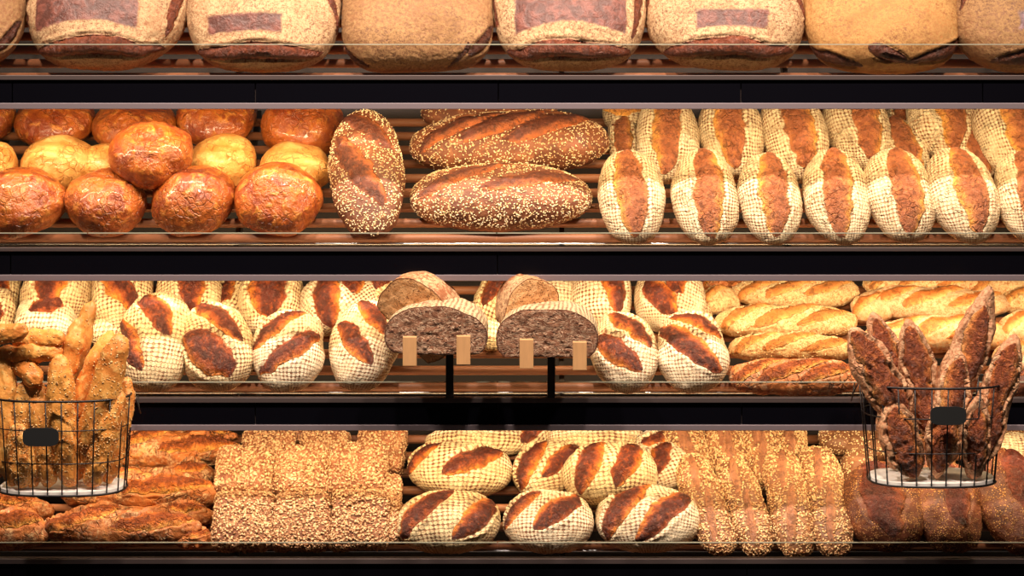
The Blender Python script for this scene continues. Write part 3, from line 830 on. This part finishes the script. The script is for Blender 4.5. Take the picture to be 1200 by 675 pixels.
def half_loaf(P, face_yaw, w, h, ln, crust, crumb, label, tiltx=0.0, rollz=0.0, blunt=2.4, tip=0.0):
    """local +x runs from the cut face into the loaf; y across, z up. cut face looks along -x."""
    # local -x axis looks to the viewer, turned by face_yaw about the vertical
    R = Matrix.Rotation(math.radians(face_yaw), 4, 'Z') @ Matrix.Rotation(PI / 2, 4, 'Z') @ Matrix.Rotation(math.radians(-tiltx), 4, 'Y') @ Matrix.Rotation(math.radians(rollz), 4, 'X')
    Mx = Matrix.Translation(P) @ R
    NS, NT_ = 44, 96
    seed = int(RNG.integers(0, 9999)); rs = np.random.default_rng(seed); off = rs.uniform(-9, 9, 3)
    th = np.linspace(0, 2 * PI, NT_, endpoint=False)
    cy, cz = np.cos(th), np.sin(th)
    rr = (np.abs(cy) ** 2.3 + np.abs(cz) ** 2.3) ** (-1 / 2.3)
    cy, cz = cy * rr * w / 2, np.where(cz > 0, cz * rr * h * 0.64, np.maximum(cz * rr * h * 0.6, -h * 0.36))
    s = np.linspace(0, 1, NS); xs = np.sin(s * PI / 2) * ln
    k = np.clip(1 - (xs / ln * 0.9999) ** blunt, 0, 1) ** (1 / 2.1); k[-1] = 0.02
    V = np.zeros((NS, NT_, 3)); V[:, :, 0] = xs[:, None]; V[:, :, 1] = k[:, None] * cy; V[:, :, 2] = k[:, None] * cz
    V = V.reshape(-1, 3)
    nn = V / np.array([ln, w / 2, h / 2]) ** 2; nn /= np.linalg.norm(nn, axis=1, keepdims=True) + 1e-9
    V = V + nn * ((fbm(V / 0.06 + off, 2, seed) * 0.004 + fbm(V / 0.012 + off, 3, seed + 2) * 0.0014))[:, None]
    V[:NT_, 0] = 0.0
    i = np.arange(NS * NT_).reshape(NS, NT_)
    F = np.stack([i[:-1].ravel(), i[1:].ravel(), np.roll(i[1:], -1, 1).ravel(), np.roll(i[:-1], -1, 1).ravel()], 1)
    FL = F.tolist() + [i[-1][::-1].tolist()]
    uvm = np.stack([V[:, 0] * 1.2, np.tile(th, NS) * w / 3.2, 0 * V[:, 0]], 1) + 3
    none = np.full(len(V), -1.0)
    root = np_mesh('half_loaf', V, FL, dict(nc=V + off, uvm=uvm, sl=none, st=none * 0, stn=none), vnormals(V, F) * -1 if False else None, crust)
    root.matrix_world = Mx
    # crumb face: rings towards the centre
    NR = 26
    ring = V[:NT_]; ctr = ring.mean(0)
    q = np.linspace(0, 1, NR)
    C = ring[None] * (1 - q[:, None, None]) + ctr[None, None] * q[:, None, None]
    C = C.reshape(-1, 3); rim = np.repeat(q, NT_)
    C[:, 0] += (fbm(C / 0.012 + off, 3, seed + 4) * 0.0016 - 0.001) * np.clip(rim * 12, 0, 1)
    j = np.arange(NR * NT_).reshape(NR, NT_)
    G = np.stack([j[:-1].ravel(), np.roll(j[:-1], -1, 1).ravel(), np.roll(j[1:], -1, 1).ravel(), j[1:].ravel()], 1)
    cr = np_mesh('crumb_face', C, G, dict(nc=C + off, rim=rim), None, crumb, root)
    cr['label'] = 'porous cut crumb face'
    props(root, label, 'bread', 'cut half loaves on the peg stand')
    return root

def peg_stand():
    Ys = -0.10
    # two lower dark half loaves at the front, two seeded ones on top of them behind
    half_loaf(at(511, 395, -0.125), -6, 0.236, 0.112, 0.19, M_CUTCRUST, M_CRUMB_DARK, 'dark rye half loaf with swirled crumb, lower left of the four cut halves', tiltx=8)
    half_loaf(at(641, 398, -0.125), -6, 0.236, 0.112, 0.19, M_CUTCRUST, M_CRUMB_DARK, 'dark rye half loaf with swirled crumb, lower right of the four cut halves', tiltx=8)
    half_loaf(at(486, 377, -0.05), -26, 0.21, 0.145, 0.15, M_CUTCRUST2, M_CRUMB_SEED, 'pale seeded half loaf leaning on the lower left dark half', tiltx=14, rollz=48)
    half_loaf(at(624, 367, -0.06), 22, 0.135, 0.125, 0.15, M_CUTCRUST2, M_CRUMB_SEED, 'pale seeded half loaf leaning on the lower right dark half', tiltx=6, rollz=14)
    for (xa, xb, pegs, cx, lb) in ((455, 568, (480, 543), 527, 'left'), (590, 705, (617, 679.5), 646, 'right')):
        c = at((xa + xb) / 2, 424, -0.12)
        root = empty('peg_stand', Matrix.Translation(c))
        props(root, f'dark metal stand with two wooden pegs holding the {lb} cut half loaves', 'bread stand', 'peg stands for cut loaves')
        def rel(v): return v - c
        zt = at(0, 416, -0.12).z - c.z
        hw = (xb - xa) * 0.5 * sc_at(-0.12)
        MB().box(-hw * 0.72, hw * 0.72, 0.085, 0.101, zt - 0.010, zt - 0.004).build('cross_bar', M_DARKMETAL, root, bevel=0.001)
        zb = at(0, 466, 0).z - c.z
        xst = at(cx, 440, -0.02).x - c.x
        yst = -0.02 - c.y
        MB().box(xst - 0.009, xst + 0.009, yst - 0.006, yst + 0.006, zb + 0.012, zt - 0.004).build('post', M_DARKMETAL, root, bevel=0.001)
        MB().box(xst - 0.009, xst + 0.009, yst - 0.006, yst + 0.05, zb + 0.004, zb + 0.012).build('foot', M_DARKMETAL, root, bevel=0.001)
        for i, px in enumerate(pegs):
            top, bot = at(px, (395, 394, 398, 401)[(0 if lb == 'left' else 2) + i], -0.232), at(px, (429, 427.5, 432, 434)[(0 if lb == 'left' else 2) + i], -0.232)
            p = MB().box(top.x - c.x - 0.0155, top.x - c.x + 0.0155, -0.232 - c.y, -0.216 - c.y, bot.z - c.z, top.z - c.z).build('wooden_peg', M_PEG, root, bevel=0.001)
            MB().tube([(top.x - c.x, -0.217 - c.y, zt - 0.004), (top.x - c.x, 0.096, zt - 0.004)], 0.004, 8).build('peg_arm', M_DARKMETAL, root, smooth=True)
peg_stand()

# ---------------------------------------------------------------- baskets
def basket(pxc, pxhw_t, pxhw_b, rim_py, base_py, plaque, label, Yc=-0.135, hd_t=0.105, hd_b=0.088):
    c = at(pxc, base_py, Yc); s = sc_at(Yc)
    root = empty('wire_basket', Matrix.Translation(c))
    props(root, label, 'basket', 'wire baskets hanging from the third shelf')
    H = at(pxc, rim_py, Yc).z - c.z
    def ring(t, n=72, grow=0.0):
        hw = (pxhw_b + (pxhw_t - pxhw_b) * t) * s + grow; hd = hd_b + (hd_t - hd_b) * t + grow
        pts = []
        for k in range(n):
            a = 2 * PI * k / n; ca, sa = math.cos(a), math.sin(a)
            r = (abs(ca) ** 2.7 + abs(sa) ** 2.7) ** (-1 / 2.7)
            pts.append(Vector((hw * ca * r, hd * sa * r, H * t)))
        return pts
    MB().tube(ring(1), 0.0026, 8, True).build('rim_wire', M_WIRE, root, smooth=True)
    for t in (0.34, 0.69):
        MB().tube(ring(t), 0.0013, 6, True).build('hoop_wire', M_WIRE, root, smooth=True)
    MB().tube(ring(0.0, grow=0.001), 0.0024, 8, True).build('base_wire', M_WIRE, root, smooth=True)
    # uprights evenly spaced along the outline
    n = 24; fine0, fine1 = ring(0, 720), ring(1, 720)
    ln = [0]
    for k in range(720): ln.append(ln[-1] + (fine1[(k + 1) % 720] - fine1[k]).length)
    for i in range(n):
        tgt = (i + 0.5) / n * ln[-1]
        k = min(range(720), key=lambda j: abs(ln[j] - tgt))
        MB().tube([fine0[k], fine1[k]], 0.0017, 6).build('upright_wire', M_WIRE, root, smooth=True)
    # base board
    pts = ring(0.0, 72, -0.002)
    m = MB(); m.v = [(p.x, p.y, 0.001) for p in pts] + [(p.x, p.y, 0.008) for p in pts]
    m.f = [list(range(72))[::-1], list(range(72, 144))] + [[k, (k + 1) % 72, 72 + (k + 1) % 72, 72 + k] for k in range(72)]
    m.build('base_board', M_BOARD, root)
    # plaque on the front
    px, py = plaque
    P = at(px, py, Yc - hd_t - 0.004) - c
    hw_, hh = 0.040, 0.0205; m = MB(); k0 = 32
    out = []
    for k in range(k0):
        a = 2 * PI * k / k0; ca, sa = math.cos(a), math.sin(a); r = (abs(ca) ** 4 + abs(sa) ** 4) ** -0.25
        out.append((P.x + hw_ * ca * r, P.z + hh * sa * r))
    m.v = [(x, P.y - 0.004, z) for x, z in out] + [(x, P.y, z) for x, z in out]
    m.f = [list(range(k0)), list(range(k0, 2 * k0))[::-1]] + [[(k + 1) % k0, k, k0 + k, k0 + (k + 1) % k0] for k in range(k0)]
    m.build('name_plaque', M_PLAQUE, root)
    # hooks to the shelf front
    zr = zpx(467) - c.z
    for sx in (-1, 1):
        x = sx * (pxhw_t * s + 0.001)
        MB().tube([(x * 0.97, 0.02, H), (x * 1.05, 0.03, H - 0.03), (x * 1.07, 0.05, H - 0.055), (x * 1.03, 0.07, H - 0.05), (x * 0.99, 0.085, H - 0.02)], 0.0016, 6).build('hook', M_WIRE, root, smooth=True)
        MB().tube([(x * 0.8, hd_t * 0.9, H), (x * 0.8, -0.016 - c.y, zr + 0.004), (x * 0.8, -0.016 - c.y, zr - 0.03)], 0.0026, 6).build('hanging_arm', M_WIRE, root, smooth=True)
    return root

basket(74, 80, 73, 461, 571, (48, 512), 'black wire basket with white base hanging at the left, full of breadsticks')
basket(1091, 83, 73, 446, 561, (1111, 487), 'black wire basket with white base hanging at the right, holding dark baguettes')

def basket_baguettes():
    T = [  # top px, depth, bottom px, depth, width, slashes, label
        ((1160, 336), -0.16, (1098, 520), -0.16, 50, [(0.52, 0, 1.25, 0.43, 0), (-0.30, 0.1, 1.3, 0.45, 6)], 'tallest dark baguette, leaning right with a pale pointed tip, right basket'),
        ((996, 382), -0.19, (1062, 500), -0.19, 52, [(0.35, 0, 1.3, 0.52, 6), (-0.55, 0.05, 1.0, 0.45, 6)], 'dark baguette leaning out over the left rim of the right basket'),
        ((1042, 482), -0.21, (1072, 572), -0.20, 48, [(0.05, 0, 1.4, 0.55, 0)], 'dark baguette low down against the front wires at the left, right basket'),
        ((1022, 366), -0.13, (1070, 500), -0.13, 42, [(0.5, 0, 1.5, 0.52, 0), (-0.4, 0, 1.5, 0.5, 0)], 'slender pointed baguette second from left above the rim, right basket'),
        ((1062, 374), -0.16, (1096, 520), -0.16, 46, [(0.5, 0, 1.3, 0.50, 0), (-0.45, 0.0, 1.3, 0.55, 0)], 'dark split baguette near the middle, left of the plaque, right basket'),
        ((1126, 396), -0.19, (1096, 548), -0.20, 46, [(0.42, 0, 1.3, 0.52, 0), (-0.5, 0.0, 1.2, 0.5, 0)], 'dark split baguette directly above the plaque, right basket'),
        ((1190, 376), -0.17, (1138, 545), -0.19, 46, [(0.45, 0, 1.4, 0.52, 0), (-0.45, 0.0, 1.3, 0.5, 0)], 'dark baguette leaning out over the right rim, right basket'),
        ((1146, 470), -0.21, (1142, 568), -0.20, 38, [(0.0, 0, 1.4, 0.5, 0)], 'dark baguette low down at the right front, right basket'),
        ((1124, 468), -0.13, (1094, 560), -0.12, 44, [(0.0, 0, 1.4, 0.5, 0)], 'shaded baguette deep behind the others under the plaque, right basket'),
        ((1040, 420), -0.09, (1048, 562), -0.09, 40, [(0.0, 0, 1.4, 0.5, 0)], 'shaded baguette at the back left inside the right basket')]
    for p1, y1, p2, y2, W, ss, lb in T:
        r_ = W * S0 / 2 * 0.62; y1 = max(y1, -0.236 + r_); y2 = max(y2, -0.216 + r_)
        M, a, b, c = axis_loaf(p2, y2, p1, y1, W, 0.62)
        loaf('dark_baguette', M, a, b, c, M_DARKBAG, p=1.75, q=2.2, N=84, low=0.12, flat=0.7, slashes=[slash(*s, dep=0.007, bulge=0.004, lip=0.006, side=random.choice([1, -1])) for s in ss],
             pinch=0.12, base=(at(600, 561, -0.135).z + 0.0115) if p2[1] > 540 else None, label=lb, group='dark baguettes in the right basket')
basket_baguettes()

def breadsticks():
    SD = (520, 0.0026, 0.0015, 0.001, M_SESAME, 'seed_topping', -0.2, 1.0)
    T = [((109, 352), -0.10, (72, 470), -0.12, 26, 'tallest pale breadstick leaning right, its tip highest in the left basket'),
         ((98, 372), -0.15, (58, 480), -0.16, 27, 'smooth breadstick in front of the tallest one, left basket'),
         ((66, 426), -0.21, (80, 578), -0.21, 34, 'upright thick breadstick in the centre front, left basket'),
         ((128, 386), -0.15, (84, 500), -0.16, 28, 'pointed breadstick behind the seeded one, leaning right, left basket'),
         ((142, 392), -0.19, (96, 548), -0.20, 36, 'broad seed-crusted breadstick leaning over the right rim, left basket'),
         ((138, 462), -0.19, (106, 577), -0.205, 30, 'breadstick low at the right front behind the wires, left basket'),
         ((150, 448), -0.12, (126, 572), -0.15, 26, 'rightmost breadstick standing against the right wires, left basket'),
         ((32, 389), -0.22, (-34, 394), -0.14, 24, 'breadstick pointing right from the left edge, uppermost of the crossing ones'),
         ((76, 395), -0.19, (14, 398), -0.14, 23, 'short crossing breadstick beneath the tall tips, left basket'),
         ((74, 413), -0.19, (-10, 416), -0.15, 22, 'long crossing breadstick below the two upper crossing ones'),
         ((48, 448), -0.21, (10, 412), -0.12, 27, 'breadstick poking forward with a blunt round end, left basket'),
         ((26, 448), -0.17, (34, 575), -0.20, 30, 'breadstick behind the blunt one, standing left of the plaque'),
         ((2, 420), -0.16, (12, 572), -0.18, 30, 'leftmost upright breadstick, cut by the edge of the photo'),
         ((44, 450), -0.18, (58, 577), -0.20, 30, 'upright breadstick behind the plaque, left basket'),
         ((18, 500), -0.20, (28, 575), -0.205, 28, 'short seeded breadstick low at the left front wires, left basket'),
         ((100, 470), -0.12, (92, 570), -0.12, 30, 'shaded breadstick deep inside, right of centre, left basket')]
    for i, (p1, y1, p2, y2, W, lb) in enumerate(T):
        r_ = W * S0 / 2 * 0.98; y1 = max(y1, -0.238 + r_); y2 = max(y2, -0.220 + r_)
        M, a, b, c = axis_loaf(p2, y2, p1, y1, W, 0.9)
        loaf('breadstick', M, a, b, c, M_STICK, p=2.6 if i not in (0, 1, 3) else 1.9, q=2.1, N=64, low=0.16, flat=0.85, bend=random.uniform(-.35, .35), cracks=0.0008,
             seeds=SD if i in (2, 4, 5, 6, 11, 13, 14) else (90,) + SD[1:], base=(at(600, 571, -0.135).z + 0.0115) if p2[1] > 560 else None, label=lb, cat='breadstick', group='breadsticks in the left basket')
breadsticks()

# ---------------------------------------------------------------- bottom shelf
def rustic():
    T = [(200, 528, 168, 42, -1, 'rough golden baguette directly under the light strip, bottom shelf left'),
         (205, 511, 150, 26, 0, 'baguette at the very back of the bottom shelf left stack'),
         (158, 576, 196, 48, -2, 'rough baguette in the middle of the bottom shelf left stack, behind the basket base'),
         (141, 619, 196, 46, 0, 'lowest rough baguette of the left stack, below the basket base'),
         (10, 622, 96, 48, -3, 'rough baguette end at the bottom left corner of the photo'),
         (8, 592, 110, 34, -8, 'shaded baguette end at the left edge below the breadstick basket'),
         (212, 603, 80, 30, -8, 'baguette end showing behind the lowest left baguette, beside the oat loaves'),
         (218, 556, 70, 28, -6, 'baguette end between the two upper left baguettes, beside the oat loaves'),
         (226, 632, 50, 24, 0, 'small baguette tip touching the lower oat loaf'),
         (60, 540, 150, 44, 0, 'shaded baguette behind the breadstick basket, bottom shelf')]
    for i, (px, py, L, W, ang, lb) in enumerate(T):
        M, a, b, c = tray_loaf(4, px, py, L, W, ang, k=0.85)
        ss = [slash(-0.55, 0.1, 1.5, 0.34, 14), slash(0.55, 0.0, 1.7, 0.36, 14)] if L > 120 else [slash(0.2, 0.1, 0.9, 0.34, 12)]
        for s in ss: s.update(lip=0.009, dep=0.007, bulge=0.005)
        loaf('rustic_baguette', M, a, b, c, M_RUSTIC, p=2.0, q=2.1, N=84 if L > 120 else 56, slashes=ss, low=0.16, cracks=0.0018, label=lb, group='rustic baguettes at the bottom left')
rustic()

def oats():
    SD = lambda n: (n, 0.0050, 0.0032, 0.0011, M_OATS, 'oat_topping', -0.6, 1.0)
    T = [(286, 618, 71, 66, 'lower left oat-covered square loaf of the front six'), (352, 618, 68, 66, 'lower middle oat-covered square loaf of the front six'),
         (421, 618, 70, 66, 'lower right oat-covered square loaf of the front six'),
         (288, 556, 69, 62, 'upper left oat-covered square loaf of the front six'), (353, 555, 66, 62, 'upper middle oat-covered square loaf of the front six'),
         (420, 554, 70, 64, 'upper right oat-covered square loaf of the front six'),
         (314, 524, 60, 36, 'yellow-lit oat loaf peeping over the upper left square ones'), (381, 524, 58, 34, 'yellow-lit oat loaf peeping over the upper right square ones'),
         (348, 505, 64, 28, 'rearmost oat loaf under the light strip, above the front six'),
         (446, 530, 54, 56, 'oat loaf standing behind the upper right square one'), (452, 512, 50, 40, 'rearmost right oat loaf under the light strip'),
         (456, 580, 28, 40, 'oat loaf sliver right of the two rows of square loaves'), (455, 612, 26, 50, 'oat loaf sliver low down, left of the two-slash ovals')]
    for i, (px, py, W, H, lb) in enumerate(T):
        if i < 6:
            # the six front loaves stand on the slope one against the other
            M, a, b, c = tray_loaf(4, px, py, W - 1, H - 2, 0, k=0.55, tip=24, up=0.0)
        else:
            M, a, b, c = tray_loaf(4, px, py, W, max(H, 30), 0, k=0.55, tip=14)
        loaf('square_oat_loaf', M, a, b, c, M_OAT, p=7, q=4.5, N=60, low=0.06, hi=0.002, cracks=0.001, seeds=SD(2600 if i < 6 else 1300), label=lb, group='oat-covered square loaves')
oats()

def two_slash():
    T = [(526, 611, 124, 72, 2, [(-0.55, 0.1, 0.95, 0.27, 42), (0.62, -0.05, 0.85, 0.27, 48)], M_WEAVE, 'two-slash floured oval, front row beside the oat loaves, bottom shelf'),
         (642, 615, 107, 70, 0, [(-0.72, 0.2, 0.7, 0.2, 36), (0.25, 0.1, 0.7, 0.25, 42)], M_WEAVE_WHITE, 'whitest two-slash oval, middle of the front three, bottom shelf'),
         (758, 612, 124, 76, 1, [(-0.52, 0.12, 0.95, 0.27, 50), (0.42, -0.02, 1.0, 0.25, 44)], M_WEAVE_WHITE, 'two-slash floured oval, front row beside the seeded long loaves'),
         (539, 550, 122, 62, -3, [(-0.85, 0.15, 0.8, 0.26, 30), (0.30, 0.1, 0.85, 0.28, 30)], M_WEAVE, 'brownish two-slash oval, second row next to the oat loaves'),
         (646, 552, 92, 66, 10, [(-0.6, 0.1, 0.8, 0.24, 48), (0.35, 0.1, 0.7, 0.2, 38)], M_WEAVE, 'two-slash oval partly hidden by the steeper central one'),
         (715, 556, 112, 74, 6, [(-0.45, 0.2, 0.8, 0.26, 64), (0.42, 0.2, 0.75, 0.24, 58)], M_WEAVE, 'prominent two-slash oval lying over its neighbours, second row centre'),
         (778, 548, 66, 56, 20, [(-0.1, 0.2, 0.6, 0.28, 50)], M_WEAVE_WHITE, 'white-floured oval tip right of the prominent central oval'),
         (560, 518, 126, 36, 0, [], M_WEAVE, 'yellow-lit floured loaf at the back, above the brownish two-slash oval'),
         (622, 512, 50, 34, 40, [(0, 0, 0.9, 0.4, 0)], M_WEAVE, 'small loaf piece between the two back loaves under the light'),
         (700, 514, 118, 34, 0, [], M_WEAVE, 'yellow-lit floured loaf at the back, above the prominent central oval'),
         (772, 524, 56, 40, 0, [(0.0, 0.2, 0.7, 0.3, 20)], M_WEAVE_WHITE, 'white-floured small loaf at the back beside the seeded long loaves')]
    for i, (px, py, L, W, ang, ss, mat, lb) in enumerate(T):
        M, a, b, c = tray_loaf(4, px, py, L, W, ang, k=0.68, tip=10, up=0.03 if i == 5 else 0)
        loaf('two_slash_loaf', M, a, b, c, mat, p=2.25, q=2.2, N=84 if i < 7 else 56, low=0.05, slashes=[slash(*s, dep=0.008, bulge=0.003, lip=0.005, side=random.choice([1, -1])) for s in ss],
             label=lb, group='two-slash oval loaves on the bottom shelf')
two_slash()

def sunflower():
    SD = lambda n: (n, 0.0044, 0.0021, 0.0014, M_SUNSEED, 'seed_topping', -0.5, 1.0)
    T = [(826, 590, 118, 46, 106, 'leftmost seeded long loaf, leaning beside the two-slash ovals'), (872, 592, 116, 46, 104, 'second seeded long loaf from the two-slash ovals'),
         (924, 588, 124, 50, 93, 'third seeded long loaf from the two-slash ovals, with a bare strip'), (968, 588, 124, 50, 95, 'fourth seeded long loaf, left of the dark round loaves'),
         (806, 530, 90, 48, 104, 'seeded long loaf behind the leftmost one, under the light strip'), (852, 528, 90, 48, 100, 'seeded long loaf, second in the back row, bottom shelf'),
         (892, 528, 90, 48, 98, 'seeded long loaf, third in the back row, bottom shelf'), (926, 520, 70, 40, 92, 'dim seeded loaf, fourth in the back row, bottom shelf')]
    for i, (px, py, L, W, ang, lb) in enumerate(T):
        M, a, b, c = tray_loaf(4, px, py, L, W, ang, k=0.8, tip=8)
        loaf('seeded_baton_loaf', M, a, b, c, M_SUN, p=3.0, q=2.2, N=76, low=0.08, slashes=[slash(-0.45, 0.1, 1.2, 0.15, -8, dep=0.002, lip=0.001), slash(0.5, 0.1, 1.1, 0.14, -8, dep=0.002, lip=0.001)],
             seeds=SD(2900), label=lb, group='seeded long loaves on the bottom shelf')
    T = [(985, 512, 52, 40, 'golden round roll in the back row, left one, near the right basket'), (1012, 522, 48, 44, 'golden floured round roll under the light strip beside the basket wires'),
         (1006, 556, 46, 56, 'golden seeded roll just left of the right basket base'), (1180, 508, 60, 30, 'golden loaf under the light strip right of the right basket'),
         (1190, 534, 66, 54, 'pale floured loaf at the right edge, bottom shelf back')]
    for i, (px, py, W, H, lb) in enumerate(T):
        M, a, b, c = tray_loaf(4, px, py, W, H, 0, k=0.7)
        loaf('golden_round_roll', M, a, b, c, M_SUN if i < 4 else M_WEAVE_WHITE, N=56, low=0.1, cracks=0.002, seeds=(500, 0.0028, 0.0016, 0.001, M_SEED, 'seed_topping', -0.2, 1.0), label=lb, group='golden rolls near the right basket')
    T = [(1037, 594, 100, 92, 'dark sesame loaf under the right basket, left one of the pair', [(0.15, 0.1, 0.95, 0.34, 0)], 95, M_ROUNDDARK),
         (1108, 594, 100, 84, 'dark sesame loaf under the right basket, right one of the pair', [(0.1, -0.25, 0.7, 0.24, 0)], 92, M_ROUNDDARK),
         (1188, 588, 122, 88, 'dark sesame loaf with rough split at the right edge, bottom shelf', [(0.25, -0.35, 0.9, 0.34, 0)], 96, M_ROUNDDARK),
         (1086, 540, 60, 70, 'dark loaf behind the right basket base, bottom shelf', [], 90, M_ROUNDDARK)]
    for px, py, L, W, lb, ss, ang, mat in T:
        M, a, b, c = tray_loaf(4, px, py, L, W, ang, k=0.6, tip=12)
        loaf('dark_sesame_loaf', M, a, b, c, mat, N=84, low=0.08, cracks=0.001, slashes=[slash(*s, dep=0.005, bulge=0.006, lip=0.004) for s in ss],
             seeds=(2200, 0.0015, 0.0010, 0.0006, M_SESDARK, 'sesame_topping', -0.3, 0.85), label=lb, group='dark sesame loaves at the bottom right')
sunflower()

# ================================================================== light
def area(name, loc, rot, sx, sy, power, col):
    l = bpy.data.lights.new(name, 'AREA'); l.shape = 'RECTANGLE'; l.size = sx; l.size_y = sy; l.energy = power; l.color = col
    o = bpy.data.objects.new(name, l); o.location = loc; o.rotation_euler = rot; COL.objects.link(o); return o
for k in (1, 2, 3):
    z = zpx(SHELF[k]['strip']) - 0.006
    area('shelf_light', (0, 0.045, z), (math.radians(58), 0, 0), 2.8, 0.015, LED_W, (1.0, 0.77, 0.44))
for x in (-1.5, -0.5, 0.5, 1.5):
    l = bpy.data.lights.new('ceiling_spot', 'SPOT'); l.energy = SPOT_W; l.color = (1.0, 0.87, 0.73); l.spot_size = math.radians(75); l.spot_blend = 0.6; l.shadow_soft_size = 0.07
    o = bpy.data.objects.new('ceiling_spot', l); o.location = (x, -1.25, 3.75)
    o.rotation_euler = (Vector((x * 0.6, 0, 1.4)) - Vector(o.location)).to_track_quat('-Z', 'Y').to_euler(); COL.objects.link(o)
w = bpy.data.worlds.new('world'); SC.world = w; w.use_nodes = True
w.node_tree.nodes['Background'].inputs[0].default_value = (1.0, 0.86, 0.74, 1); w.node_tree.nodes['Background'].inputs[1].default_value = WORLD
SC.view_settings.view_transform = 'Standard'; SC.view_settings.look = 'None'; SC.view_settings.gamma = 1; SC.view_settings.exposure = 0.0
SC.view_settings.use_curve_mapping = False
SC.cycles.max_bounces = 6; SC.cycles.transparent_max_bounces = 12
